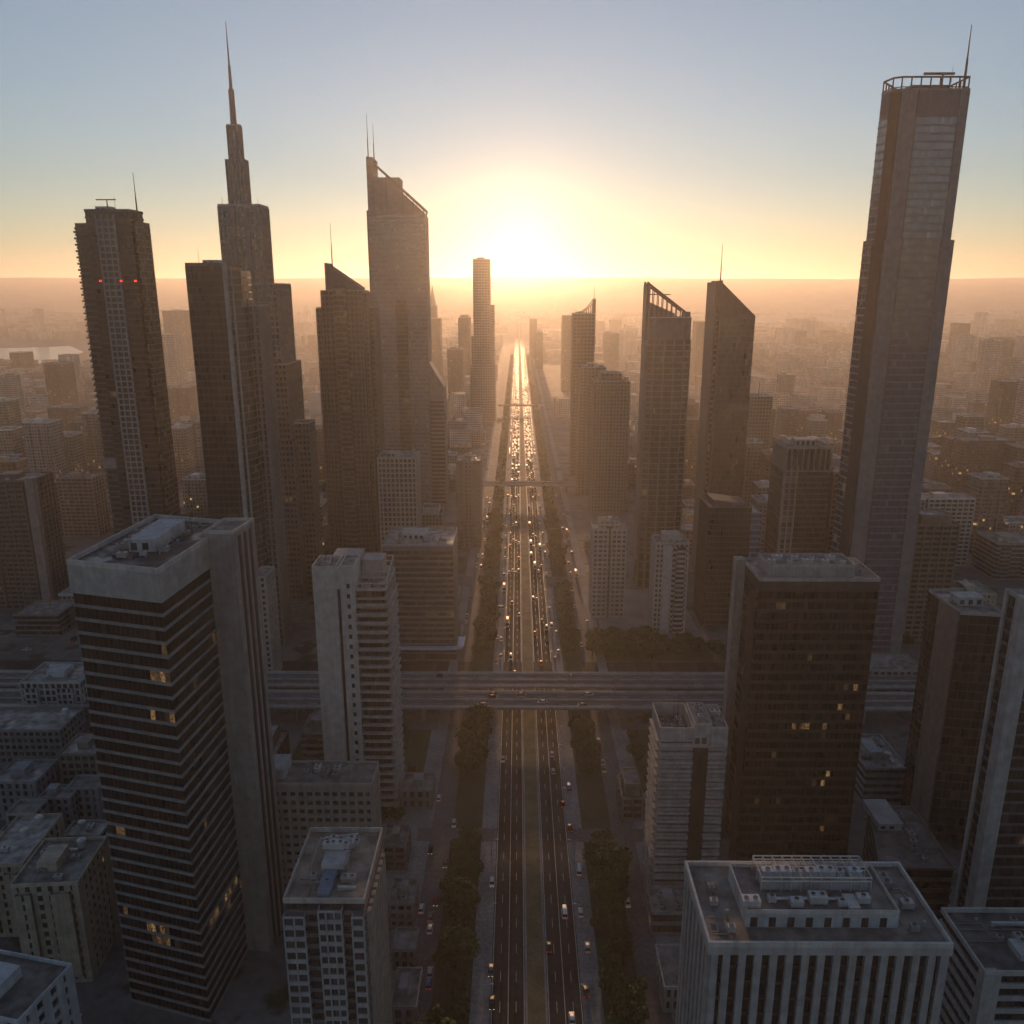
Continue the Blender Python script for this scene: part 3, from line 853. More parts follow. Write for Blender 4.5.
m = MB(); m.tube((W * .7, 6, Z), (W * .7, 6, zt + 4), .5); m.box(W * .45, W * .85, 5.4, 6.6, zt + 3.6, zt + 4.6); m.build('cleaning_crane', M['crane'], bl.root)
bl.mast(W - 1.2, 4, Z, zq(970, 22) - Z, .7); bl.mast(W * .82, 6, zt, 8)
bl.block('plant_room', rect(12, W - 6, 8, 22), Z, Z + 4, (.12, .13, .15))
TOPS.append(zq(970, 22))
bl.done()

# columned-crown block in front of it
bl, W, Z = tow('office_block', 'dark mid-rise block with pale columns round its top storey, beside the huge skyscraper', 'building', 786, 833.5, 449, 480, 24)
zc = at(800, 472, 480).z
st = style(3.4, 1.1, .25, 1.5, (1.6, .25, .1), .008, .2, (.13, .105, .09), (.03, .027, .026), row=.02)
bl.tier(rect(0, W, 0, 26), 0, zc, st); bl.tier(rect(0, W * .28, -1.4, 1), 0, zc + 4, style(3.4, .5, .3, 3, (W * .13, .9, .25), .003, .2, (.36, .32, .29), (.06, .055, .055)))
bl.tier(rect(W * .02, W - .3, .3, 25.7), zc, Z, style(20, .8, 1.0, 4, (3.4, .7, .3), 0, .1, (.36, .31, .27), (.025, .023, .022)))
bl.roof(rect(0, W, 0, 26), Z, 1.2, .4, (.2, .17, .15), (.38, .33, .29)); bl.gear(2, W - 2, 3, 23, Z, 5, (8, 20, 8, 16, 4), 1); bl.done()
bl, W, Z = tow('office_block', 'brown slab with ledged side wall, in the gap beside the huge skyscraper', 'building', 834, 856, 474, 500, 25)
bl.tier(rect(0, W, 0, 24), 0, Z, style(3.4, 1.2, .25, 1.5, (3.2, 1, .2), .006, .2, (.17, .13, .105), (.03, .027, .025))); bl.roof(rect(0, W, 0, 24), Z, 1.5, .4, (.2, .17, .15), (.35, .3, .27)); bl.gear(1, W - 1, 2, 22, Z, 3); bl.done()
bl, W, Z = tow('apartment_tower', 'reddish brown gridded tower with a small roof mast, just right of the dark glass blade', 'tower', 751, 773, 397, 760, 26)
bl.tier(rect(0, W, 0, 20), 0, Z, style(3.3, 1.5, .3, 2, (2.9, .9, .2), .006, .15, (.25, .175, .135), (.045, .035, .03))); bl.roof(rect(0, W, 0, 20), Z, 1, .4); bl.mast(9, 8, Z, 14, .5); bl.done()

# dark glass block near right
bl, W, Z = tow('office_block', 'dark glass office block with scattered lit windows and railed roof, near right', 'building', 760, 880.5, 578, 258, 27)
st = style(3.7, 1.3, .1, 1.5, (1.55, .08, .03), .09, .1, (.045, .036, .032), (.018, .015, .014), row=.0)
P_ = rect(0, W, 0, 22)
bl.tier(P_, 0, Z - 1.2, st); bl.block('wall', inset(P_, -.08), Z - 4.4, Z - 1.2, (.07, .054, .046))
bl.block('fin', rect(-3.2, 0, 17.5, 22.3), 0, Z + .3, (.33, .29, .27)); bl.block('fin', rect(-2.4, 0, 2, 3), 0, Z - 5, (.06, .05, .05))
bl.roof(inset(P_, -.08), Z - 1.2, 1.2, .35, (.24, .21, .19), (.42, .36, .33))
pr = rect(W * .1, W * .83, 4.5, 17)
bl.block('plant_room', pr, Z - 1.2, Z + 2.2, (.33, .31, .31)); bl.roof(pr, Z + 2.2, 1.0, .3, (.2, .18, .17), (.42, .37, .34))
for i in range(9): aircon(i % 3, bl.root, (W * .15 + i * 3.0, 8 + (i % 2) * 4.2, Z + 2.25), 0, (.5, .47, .45))
bl.gear(W * .85, W, 2, 20, Z - 1.15, 3, None, 0, 1); bl.done()

# ribbed pale block bottom right, the nearest roof
zR = 85
a, c, e = az(711.8, 942, zR), az(947.8, 940, zR), az(692, 864.3, zR)
bl = Bld('office_block', 'near pale-ribbed office block with long roof plant deck, lower right', 'building', a.x, (a.y + c.y) / 2, 0, None, 28)
W = c.x - a.x; D = e.y - a.y
P_ = rect(0, W, 0, D)
bl.tier(P_, 0, zR - 2.6, style(3.6, .7, .3, 1.45, (2.92, 1.35, .6), .003, .06, (.035, .035, .038), (.02, .021, .024), solid=(2,), pcol=(.34, .335, .335)))
bl.block('cornice', inset(P_, -.65), zR - 2.6, zR - .9, (.38, .37, .37))
bl.roof(inset(P_, -.65), zR - .9, 1.0, .5, (.15, .14, .13), (.5, .48, .46))
pd = rect(W * .17, W * .83, D * .2, D * .82)
bl.block('plant_room', pd, zR - .9, zR + 2.2, (.4, .42, .45)); bl.roof(pd, zR + 2.2, .8, .25, (.14, .13, .125), (.5, .48, .46))
for i in range(8):
    u = W * .19 + i * W * .08; m = MB(); m.box(u, u + 1.3, D * .2 - .06, D * .2 + .05, zR - .7, zR + 1.4); m.build('door', M['black'], bl.root)
pe = rect(W * .27, W * .76, D * .48, D * .78)
bl.block('plant_room', rect(W * .28, W * .75, D * .5, D * .66), zR + 2.2, zR + 4.2, (.36, .38, .41))
m = MB()
for v in (D * .48, D * .63, D * .78):
    for z in (zR + 4.6, zR + 5.4): m.tube((W * .27, v, z), (W * .76, v, z), .14)
    for i in range(12): u = W * .27 + i * W * .49 / 11; m.tube((u, v, zR + 2.2), (u, v, zR + 5.4), .1)
for i in range(12): u = W * .27 + i * W * .49 / 11; m.tube((u, D * .48, zR + 5.4), (u, D * .78, zR + 5.4), .1)
m.build('pipe_rack', M['metal'], bl.root, (.5, .48, .45))
for i in range(7): aircon(i % 3, bl.root, (W * .31 + i * W * .065, D * .58, zR + 4.2), 0, (.45, .47, .5))
for i in range(6): aircon((i + 1) % 3, bl.root, (W * (.2 + .1 * i), D * (.3 + .05 * (i % 2)), zR + 2.25), 0, (.5, .5, .52))
m = MB()
for i in range(3): m.tube((W * .3 + i * 5, D * .74, zR + 2.3), (W * .3 + i * 5, D * .74, zR + 4.4), .5, .5, 10)
m.tube((W * .3, D * .36, zR + 2.8), (W * .62, D * .36, zR + 2.8), .3); m.tube((W * .34, D * .7, zR + 3.2), (W * .72, D * .7, zR + 3.2), .35); m.build('pipe', M['metal'], bl.root, (.5, .5, .5))
bl.block('skylight', rect(W * .62, W * .67, D * .24, D * .42), zR + 2.25, zR + 2.9, (.6, .58, .55))
bl.gear(1, W * .15, 1, D - 2, zR - .85, 3, None, 0, 2); bl.gear(W * .85, W - 1, 1, D - 1, zR - .85, 3, None, 0, 2); bl.gear(W * .2, W * .8, 1, D * .18, zR - .85, 0, None, 0, 2)
bl.done()

# residential block bottom, left of the avenue
zR = 66
a, c, e = az(282, 902, zR), az(363.7, 903, zR), az(310, 828, zR)
bl = Bld('apartment_block', 'grey apartment block with three window bays and copper-coloured roof, front left of the avenue', 'building', a.x, a.y, 0, None, 29)
W = c.x - a.x; D = e.y - a.y
P_ = rect(0, W, .8, D)
sd = style(3.05, 1.1, .5, 1.3, None, .006, .1, (.14, .14, .145), (.03, .035, .042))
sb = style(3.05, 1.15, .3, 2.1, (2.2, .35, .04), .006, .04, (.33, .335, .345), (.04, .05, .062))
bl.tier(P_, 0, zR - 1, sd)
for u0, u1, zt in ((.0, .27, 4), (.43, .73, 2.4), (.84, .995, 4)): bl.tier(rect(W * u0, W * u1, -.6, 2.2), 0, zR - zt, sb)
for u0, u1, zt in ((.0, .27, 4), (.43, .73, 2.4), (.84, .995, 4)):
    pb = rect(W * u0, W * u1, -.6, 2.2); bl.roof(pb, zR - zt, .5, .25, (.16, .15, .15), (.4, .4, .4))
for i in range(8):
    m = MB(); v = 3 + i * (D - 5) / 8
    m.box(W - .02, W + .9, v, v + 1.7, 3, zR - 5); m.build('fin', M['wall'], bl.root, (.36, .32, .28))
bl.roof(inset(P_, -.06), zR - 1, 1.3, .4, (.24, .2, .165), (.48, .43, .39))
bl.gear(W * .1, W * .9, D * .08, D * .5, zR - 1, 4, None, 0, 2)
bl.block('plant_room', rect(W * .36, W * .64, D * .38, D * .74), zR - 1, zR + 2.2, (.42, .42, .44)); bl.block('plant_room', rect(W * .4, W * .56, D * .06, D * .38), zR - 1, zR + .9, (.16, .22, .3))
for i in range(6): aircon(i % 3, bl.root, (W * (.3 + .08 * i), D * .8, zR - .95), math.pi / 2, (.5, .5, .5))
for i in range(3): aircon(i % 3, bl.root, (W * (.38 + .12 * i), D * .6, zR + 2.2), 0, (.5, .5, .5))
m = MB()
for i in range(9): m.tube((W * .22, D * (.4 + .05 * i), zR - 1), (W * .22, D * (.4 + .05 * i), zR + 1.4), .07)
m.tube((W * .22, D * .4, zR + 1.4), (W * .22, D * .8, zR + 1.4), .07); m.tube((W * .22, D * .8, zR + .8), (W * .7, D * .88, zR + .8), .2); m.build('pipe', M['metal'], bl.root, (.5, .47, .42))
bl.mast(W * .7, D * .5, zR, 5, .08); bl.done()

# beige mid-rise behind it
zR = 50
a, c, e = az(262, 783, zR), az(372, 784, zR), az(290, 762, zR)
bl = Bld('office_block', 'beige mid-rise with small punched windows and bare flat roof, below the white slab tower', 'building', a.x, a.y, 0, None, 30)
W = c.x - a.x; D = 13; P_ = rect(0, W, 0, D)
bl.tier(P_, 0, zR - 3.2, style(3.1, 1.6, .3, 1.4, (2.6, .95, .02), .004, .1, (.30, .27, .24), (.03, .03, .03)))
bl.block('wall', inset(P_, -.02), zR - 3.2, zR - .9, (.3, .27, .24)); bl.roof(inset(P_, -.02), zR - .9, .9, .35, (.15, .145, .14), (.36, .33, .3))
bl.gear(W * .25, W * .7, 3, D - 2, zR - .85, 5, None, 0, 1, 1); bl.block('plant_room', rect(1, W * .18, 3, D - 1), zR - .9, zR + 3, (.36, .37, .38)); bl.done()

# white slab tower with striped balcony wing
bl, W, Z = tow('slab_tower', 'white windowless slab tower with dark vertical slit and striped balcony wing, left of the avenue', 'tower', 311.7, 353.6, 568.5, 285, 31)
WC = (.55, .52, .5)
bl.block('wall', rect(0, W * .57, 0, 13), 0, Z, WC); bl.block('wall', rect(W * .65, W, .25, 13.2), 0, Z + .4, WC)
bl.block('louvre_slot', rect(W * .57, W * .65, 1.2, 12.8), 0, Z - 8, (.035, .035, .04)); bl.block('wall', rect(W * .57, W * .65, .12, 12.9), Z - 8, Z - .1, WC)
for i in range(24):
    m = MB(); z = Z - 6 - i * 4.0
    if z < 3: break
    m.quad((W * .8, .235, z - 1.7), (W * .88, .235, z - 1.7), (W * .88, .235, z), (W * .8, .235, z), .2); m.build('window', M['glass'], bl.root, (.02, .02, .022))
Zs = at(370, 591.7, 285).z
x1 = at(386, 591.7, 285).x - bl.root.location.x
P_ = rect(W, x1, .8, 24)
bl.tier(P_, 0, Zs, style(3.5, .8, .9, 1.6, None, .008, .12, (.34, .31, .29), (.03, .028, .027)))
for i in range(int(Zs / 3.5)):
    m = MB(); m.box(W + .1, x1 + .9, -.5, .8, 3.5 * i + .1, 3.5 * i + .95); m.build('balcony', M['wall'], bl.root, (.4, .37, .35))
    m = MB(); m.box(x1, x1 + 1.1, .9, 23, 3.5 * i + .15, 3.5 * i + .9); m.build('balcony', M['wall'], bl.root, (.4, .37, .35))
for k in range(5): bl.block('pier', rect(x1 - .3, x1 + .35, 4 + 4.2 * k, 5 + 4.2 * k), 0, Zs, (.4, .36, .33))
bl.roof(rect(W, x1, .8, 24), Zs, 1.2, .3, (.2, .18, .17), (.5, .46, .42)); bl.roof(rect(0, W * .57, 0, 13), Z, .9, .3, (.2, .18, .17), WC); bl.roof(rect(W * .65, W, .25, 13.2), Z + .4, .7, .3, (.2, .18, .17), WC)
bl.block('plant_room', rect(W * .3, W, 13, 23), 0, Z + .5, (.36, .33, .31)); bl.block('plant_room', rect(W + .5, x1 - 3, 13, 22), Zs, Z - 1, (.4, .37, .34))
m = MB()
for v in (3, 7, 11, 15, 19, 23):
    zf = Zs + 1.5 + v * .22
    m.tube((W, v, Zs), (W, v, zf), .18); m.tube((x1 - .5, v, Zs), (x1 - .5, v, zf), .18); m.tube((W, v, zf), (x1 - .5, v, zf), .2)
m.tube((W, 3, Zs + 2.2), (W, 23, Zs + 6.5), .2); m.tube((x1 - .5, 3, Zs + 2.2), (x1 - .5, 23, Zs + 6.5), .2); m.build('roof_frame', M['metal'], bl.root, (.5, .46, .42))
bl.gear(1, W * .5, 1, 12, Z + .05, 4, None, 1, 1, 2); bl.gear(W + 1, x1 - 1, 2, 12, Zs + .05, 5, None, 0, 1); bl.done()

# brown block with lit east side and a canopy
bl, W, Z = tow('office_block', 'brown ribbed office block with sunlit side and pale curved canopy round its base', 'building', 382, 453, 545, 426, 32)
P_ = rect(0, W, 0, 34)
bl.tier(P_, 9, Z - 3.5, style(3.3, 1.3, .25, 1.4, None, .004, .12, (.21, .18, .16), (.035, .03, .028), row=.02)); bl.block('wall', inset(P_, -.04), Z - 3.5, Z - .8, (.2, .17, .16))
bl.tier(rect(-1, W + 1, -1, 33), 0, 8.4, style(4.2, .8, .3, 2.5, None, .01, .1, (.2, .18, .17), (.03, .03, .03)))
bl.roof(inset(P_, -.04), Z - .8, 1.1, .4, (.3, .26, .24), (.4, .35, .32))
cp = MB(); pts = [(0, -4), (W * .5, -4.4), (W - 2, -4.4)] + [(W + 4.4 * math.sin(t), -4.4 * math.cos(t)) for t in (.3, .7, 1.1, 1.5)] + [(W + 4.4, 12)]
for i in range(len(pts) - 1):
    cp.obox(pts[i], pts[i + 1], -3.2, .25, 8.6, 9.0); cp.obox(pts[i], pts[i + 1], .24, .6, 8.2, 9.5)
cp.build('canopy', M['metal'], bl.root, (.55, .62, .75))
bl.gear(3, W - 3, 3, 30, Z - .75, 8, (W * .25, W * .6, 12, 24, 3.2), 1, 3, 1); bl.done()

bl, W, Z = tow('office_block', 'pale gridded office block with deep square windows, behind the brown ribbed block', 'building', 377, 416, 459, 560, 33)
bl.tier(rect(0, W, 0, 24), 0, Z, style(3.5, 1.1, .5, 2, (3, 1.1, .05), .004, .1, (.42, .36, .31), (.035, .03, .028))); bl.roof(rect(0, W, 0, 24), Z, 1.5, .4, (.3, .27, .24), (.42, .37, .33)); bl.gear(2, W - 2, 3, 20, Z, 6, (6, 14, 6, 14, 3)); bl.done()

# white apartment twins right of the avenue
sw = style(3.0, 1.25, .35, 1.5, (2.9, 1.0, .06), .006, .15, (.5, .44, .4), (.04, .036, .035))
bl, W, Z = tow('apartment_tower', 'white apartment tower in two bays with crowned roof, left of the pale pair', 'tower', 593, 627.5, 531, 489, 34)
bl.tier(rect(0, W * .46, 0, 17), 0, Z, sw); bl.tier(rect(W * .54, W, 0, 17), 0, Z, sw); bl.tier(rect(W * .4, W * .6, 2, 15), 0, Z + 2, style(3, 1, .3, 1.5, None, .004, .1, (.2, .17, .15), (.03, .03, .03)))
bl.roof(rect(0, W * .46, 0, 17), Z, 1.2, .3, (.3, .27, .25), (.5, .45, .41)); bl.roof(rect(W * .54, W, 0, 17), Z, 1.2, .3, (.3, .27, .25), (.5, .45, .41))
bl.tier(rect(W * .2, W * .8, 4, 14), Z, Z + 4.5, sw); bl.roof(rect(W * .2, W * .8, 4, 14), Z + 4.5, 1, .3); bl.gear(W * .22, W * .78, 5, 13, Z + 4.6, 3, None, 1); bl.gear(1, W * .4, 1, 4, Z, 2); bl.gear(W * .6, W - 1, 1, 4, Z, 2); bl.done()
bl, W, Z = tow('apartment_tower', 'white apartment tower with blank centre wall strip, right of the pale pair beside the grove', 'tower', 656, 690, 545, 457, 35)
bl.tier(rect(0, W, 1, 18), 0, Z, sw); bl.block('wall', rect(W * .22, W * .5, -.4, 2), 0, Z - .5, (.52, .46, .42)); bl.tier(rect(W * .62, W * .9, -.4, 1.2), 0, Z - 1.5, style(3, 1.2, .3, 1.6, None, .004, .1, (.5, .44, .4), (.04, .036, .035)))
for i in range(17):
    m = MB(); m.quad((W * .54, .93, 3 + i * 3.2), (W * .6, .93, 3 + i * 3.2), (W * .6, .93, 4.5 + i * 3.2), (W * .54, .93, 4.5 + i * 3.2), .1)
    m.build('window', M['glass'], bl.root, (.02, .02, .02))
bl.roof(rect(0, W, 1, 18), Z, 1.2, .3, (.3, .27, .25), (.5, .45, .41)); bl.block('plant_room', rect(W * .25, W * .8, 6, 15), Z, Z + 4.5, (.48, .43, .39)); bl.gear(1, W - 1, 2, 6, Z, 4, None, 0, 1, 1); bl.done()

# dark block with bluish flank
bl, W, Z = tow('office_block', 'dark brown block with bluish glazed flank and sloped roof edge, behind the near glass block', 'building', 709, 752, 508, 476, 36)
bl.tier(rect(0, W, 0, 26), 0, Z, style(3.5, .9, .2, 1.5, (1.6, .3, .12), .005, .1, (.09, .07, .06), (.025, .021, .02))); bl.tier(rect(W, W + 6.5, 1.5, 24), 0, Z - 4, style(3.5, 1.1, .3, 2.2, None, .004, .1, (.3, .34, .42), (.1, .12, .16)))
bl.tier(rect(W + 6.4, W + 8, 4, 22), 0, Z - 6, style(3.5, 1.6, .3, 2.2, None, .004, .1, (.32, .25, .19), (.05, .04, .035)))
bl.roof(rect(0, W, 0, 26), Z, 1, .4, (.12, .1, .09), (.2, .17, .15)); bl.roof(rect(W, W + 6.5, 1.5, 24), Z - 4, .8, .3, (.4, .4, .42))
bl.block('crown', rect(3, W - 2, 4, 22), Z, lambda x, y: Z + 4 - 3 * (x - 3) / W, (.14, .11, .1)); bl.gear(2, W - 2, .5, 4, Z, 2, None, 0, 0, 3); bl.done()

# balcony block near centre right
bl, W, Z = tow('apartment_block', 'striped balcony apartment block with framed roof terraces, near right beside the avenue', 'building', 660.5, 728, 728, 241, 37)
P_ = rect(0, W, 0, 17)
sc = style(3.15, 1.15, .9, 1.6, None, .005, .1, (.38, .34, .32), (.03, .027, .026))
bl.tier(P_, 0, Z - 5, sc)
bl.block('louvre_slot', rect(W * .5, W * .73, -.05, 1), 0, Z - 6, (.035, .03, .03))
for i in range(19):
    m = MB(); m.box(.1, W * .5, -1.0, .1, 3.15 * i + .1, 3.15 * i + 1.1); m.build('balcony', M['wall'], bl.root, (.42, .38, .355))
    m = MB(); m.box(W * .73, W, -1.0, .1, 3.15 * i + .1, 3.15 * i + 1.1); m.build('balcony', M['wall'], bl.root, (.42, .38, .355))
    m = MB(); m.box(-1.0, .1, 1.2, 16, 3.15 * i + .12, 3.15 * i + 1.08); m.build('balcony', M['wall'], bl.root, (.42, .38, .355))
bl.block('wall', rect(W * .5, W * .76, -.3, 14), Z - 7, Z + 1.2, (.42, .385, .36)); bl.block('wall', rect(W * .76, W, -.6, 15), Z - 6, Z, (.42, .385, .36))
for u in (.52, .62): m = MB(); m.quad((W * u, -.31, Z - 5.6), (W * u + 1.6, -.31, Z - 5.6), (W * u + 1.6, -.31, Z - 3.4), (W * u, -.31, Z - 3.4), .7); m.build('window', M['glass'], bl.root, (.05, .045, .04))
bl.roof(rect(0, W * .5, 0, 17), Z - 5, 5, .35, (.22, .18, .165), (.42, .38, .355)); bl.roof(rect(W * .5, W * .76, -.3, 14), Z + 1.2, .6, .3, (.24, .2, .18), (.5, .44, .41)); bl.roof(rect(W * .76, W, -.6, 15), Z, .6, .3, (.24, .2, .18), (.5, .44, .41))
bl.gear(1, W * .48, 1, 16, Z - 5, 9, None, 1, 2, 1); bl.gear(W * .52, W * .74, 2, 13, Z + 1.25, 4, None, 0, 1); bl.gear(W * .78, W - .5, 2, 13, Z, 4); bl.mast(W * .3, 6, Z - 5, 14, .12); bl.done()

# dark block with concrete strip, right
a, c = az(940, 595, 92), az(1003, 640, 92)
zR = 92
p0, p1, p2, p3 = az(929, 589, zR), az(961, 612, zR), az(1007, 614.5, zR), az(966, 588, zR)
bl = Bld('office_block', 'dark glass block with brown concrete corner strip and railed roof, right edge', 'building', p1.x, p1.y, 0, None, 38)
rel = lambda p: (p.x - p1.x, p.y - p1.y)
pl_ = [rel(p1), rel(p2), rel(p3), rel(p0)]
bl.tier(pl_, 0, zR - 1, style(3.6, .5, .15, 1.5, (3, .2, .05), .006, .14, (.05, .046, .044), (.018, .018, .019)))
e0 = Vector(pl_[3]); e1 = Vector(pl_[0]); dd = e1 - e0
bl_w = bl.wall((.23, .185, .165)); bl_w.obox(tuple(e0 + dd * .38), tuple(e0 + dd * .98), -.6, .4, 0, zR - .6)
bl.roof(inset(pl_, -.05), zR - 1, 1.1, .3, (.18, .17, .17), (.42, .38, .36))
cx = sum(p[0] for p in pl_) / 4; cy = sum(p[1] for p in pl_) / 4
bl.gear(cx - 6, cx + 6, cy - 5, cy + 5, zR - 1, 6, (cx - 4, cx + 5, cy - 3, cy + 3, 3), 0, 2); bl.done()

# right edge tower with pale edge fins
bl, W, Z = tow('office_tower', 'dark tower with pale edge fins cut by the right edge of the photo', 'tower', 1025, 1110, 600, 205, 39)
bl.tier(rect(0, W, 0, 8), 0, Z - 1, style(3.5, .8, .2, 1.5, None, .004, .08, (.1, .1, .105), (.02, .02, .023)))
bl.block('fin', rect(-.5, .8, 7.2, 8.4), 0, Z + .2, (.42, .4, .39)); bl.block('fin', rect(-.6, 3.2, -.8, 3), 0, Z + .4, (.36, .35, .35))
bl.roof(rect(0, W, 0, 8), Z - 1, 1.2, .4); bl.done()

# striped lower block bottom right corner
zR = 58
a, e = az(985, 972, zR), az(941, 908, zR)
bl = Bld('office_block', 'low striped grey block with dark roof and skylight, bottom right corner', 'building', a.x, a.y, 0, None, 40)
D = e.y - a.y; P_ = rect(0, 34, 0, D)
bl.tier(P_, 0, zR - 1, style(3.4, 1.3, .4, 1.6, None, .003, .1, (.36, .355, .355), (.02, .021, .023))); bl.block('wall', rect(-.15, 3.6, -.3, 2), 0, zR - .8, (.36, .355, .355))
bl.roof(inset(P_, -.06), zR - 1, 1.2, .45, (.09, .09, .09), (.42, .41, .4)); bl.block('skylight', rect(10, 17, 4, 9), zR - 1, zR + .6, (.4, .4, .4)); bl.gear(1, 20, 6, D - 2, zR - .95, 4, None, 0, 3); bl.done()

# podium strip right
zR = 22
a, c = az(880, 868, zR), az(955, 868, zR)
e = az(868, 806, zR)
bl = Bld('podium_block', 'long low podium with cluttered brown roof, foot of the brown-strip block', 'building', a.x, a.y, 0, None, 41)
W = c.x - a.x; D = e.y - a.y; sh = (e.x - a.x)
P_ = [(0, 0), (W, 0), (W + sh * .2, D), (sh, D)]
bl.tier(P_, 0, zR - .8, style(4.2, 1.5, .3, 2, None, .006, .1, (.13, .11, .1), (.025, .024, .024))); bl.roof(inset(P_, -.04), zR - .8, 1, .4, (.16, .14, .13), (.2, .175, .16)); bl.gear(sh + 4, W - 4, 3, D - 4, zR - .75, 10, (8, 16, 20, 34, 2.5), 0, 4); bl.done()

# ---- mid-distance blocks placed where they stand in the city
LM = [('the striped tower', -95, 215), ('the beacon tower', -225, 490), ('the bronze finned tower', -150, 445), ('the spire skyscraper', -160, 535),
      ('the slanted-crown tower', -120, 590), ('the twin-mast slab', -104, 775), ('the golden far tower', -55, 1310), ('the concave-crown tower', 80, 915),
      ('the brown twin towers', 95, 780), ('the open-crown tower', 88, 555), ('the glass blade tower', 135, 580), ('the huge glass skyscraper', 202, 455),
      ('the columned-crown block', 165, 495), ('the dark glass block', 92, 270), ('the ribbed pale block', 53, 130), ('the copper-roofed block', -42, 172),
      ('the white slab tower', -62, 295), ('the brown canopy block', -46, 445), ('the white apartment pair', 70, 480), ('the striped balcony block', 55, 250),
      ('the brown-strip block', 150, 240), ('the white-striped flats', 255, 540), ('the dark finned block', -310, 445), ('the river', -1500, 2700)]
USED = set()
COLORS = [('grey', (.26, .255, .25)), ('pale grey', (.38, .37, .36)), ('beige', (.37, .32, .27)), ('cream', (.46, .42, .36)), ('brown', (.2, .155, .125)), ('dark grey', (.13, .13, .13)),
          ('reddish', (.3, .2, .165)), ('off-white', (.52, .5, .48)), ('sandy', (.34, .28, .21))]
FEAT = ['with bare flat roof', 'with roof hut', 'with water tank on its roof', 'with stepped top', 'with cluttered roof', 'with two roof huts', 'with roof mast']
def relation(x, y):
    n, lx, ly = min(LM, key=lambda l: (l[1] - x) ** 2 + ((l[2] - y) * .8) ** 2)
    if abs(x - lx) > abs(y - ly) * .7: r = 'left of' if x < lx else 'right of'
    else: r = 'behind' if y > ly else 'in front of'
    far = math.hypot(x - lx, y - ly)
    return ('just ' if far < 55 else 'well ' if far > 130 else '') + r + ' ' + n
def uniq(mk):
    for k in range(60):
        l = mk(k)
        if l not in USED and 4 <= len(l.split()) <= 16:
            USED.add(l); return l
    return None
def free(x0, x1, y0, y1, m=2.0):
    return not any(x0 - m < b and x1 + m > a and y0 - m < d and y1 + m > c for a, b, c, d in OCC)
rng = random.Random(77)
def simple(b, W, D, hgt, col, feat, detailed, pier='any'):
    """a mid-distance block: walls, window bands (near) or gridded walls (far), roof, and the roof feature that its label names"""
    rg = b.rng
    P_ = rect(0, W, 0, D)
    if detailed:
        st = style(3.2, rg.uniform(1.0, 1.5), rg.uniform(.2, .5), 1.7, rg.choice([None, (2.8, .9, .05), (3.4, 1.3, .05), (4.5, .8, .3), (3.0, 1.6, .05)]) if pier == 'any' else pier, .006, .14, col, (.035, .033, .034), row=.01)
        b.tier(P_, 0, hgt, st)
        if hgt > 16 and rg.random() < .5:
            for t in ((.08, .3), (.6, .88)): b.tier(rect(W * t[0], W * t[1], -1.1, 1), 3, hgt - 2, st)
    else:
        m = MB(); m.prism(P_, 0, hgt)
        # two or three shafts stand forward so the long wall is not flat
        if hgt > 20:
            for i in range(rg.choice((2, 3))):
                u = W * (i + .2) / 3; m.prism(rect(u, u + W * .17, -1.3, D + 1.2), 0, hgt - rg.uniform(1, 3))
        me = m.mesh('wall', M['grid'])
        uvmap(me)
        link('wall', me, b.root, color=col); b.note(P_)
    pc = tuple(min(.6, c * 1.2) for c in col)
    rc = rg.uniform(.1, .3)
    b.roof(P_, hgt, 1.1, .35, (rc, rc * .95, rc * .9), pc)
    if feat in (1, 4, 5):
        u = rg.uniform(.15, .4) * W; b.block('plant_room', rect(u, u + W * .3, D * .3, D * .7), hgt, hgt + 3.2, pc)
    if feat == 5: b.block('plant_room', rect(W * .75, W * .92, D * .3, D * .6), hgt, hgt + 2.6, pc)
    if feat == 3: b.block('upper_storey', rect(W * .15, W * .85, D * .15, D * .85), hgt, hgt + 5, col); b.roof(rect(W * .15, W * .85, D * .15, D * .85), hgt + 5, .8, .3, (rc, rc, rc), pc)
    if feat == 2: b.gear(1, W - 1, 1, D - 1, hgt, 1, None, 2, 0)
    if feat == 6: b.mast(W * .6, D * .5, hgt, 9, .15)
    if feat == 4: b.gear(1, W - 1, 1, D - 1, hgt, 5 if detailed else 3, None, 1, 2)
    b.done(2)
def uvmap(me):
    uv = me.uv_layers.new(name='UVMap')
    for p in me.polygons:
        n = p.normal
        for li in p.loop_indices:
            v = me.vertices[me.loops[li].vertex_index].co
            uv.data[li].uv = (0, 0) if abs(n.z) > .7 else ((v.x if abs(n.y) > abs(n.x) else v.y) + 50, v.z)
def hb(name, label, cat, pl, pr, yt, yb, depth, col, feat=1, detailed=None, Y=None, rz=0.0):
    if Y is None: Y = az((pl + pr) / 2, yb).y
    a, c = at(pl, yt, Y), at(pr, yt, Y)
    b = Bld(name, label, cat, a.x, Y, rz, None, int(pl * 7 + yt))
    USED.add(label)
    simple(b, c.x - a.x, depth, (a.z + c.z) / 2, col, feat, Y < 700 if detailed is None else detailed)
    return b
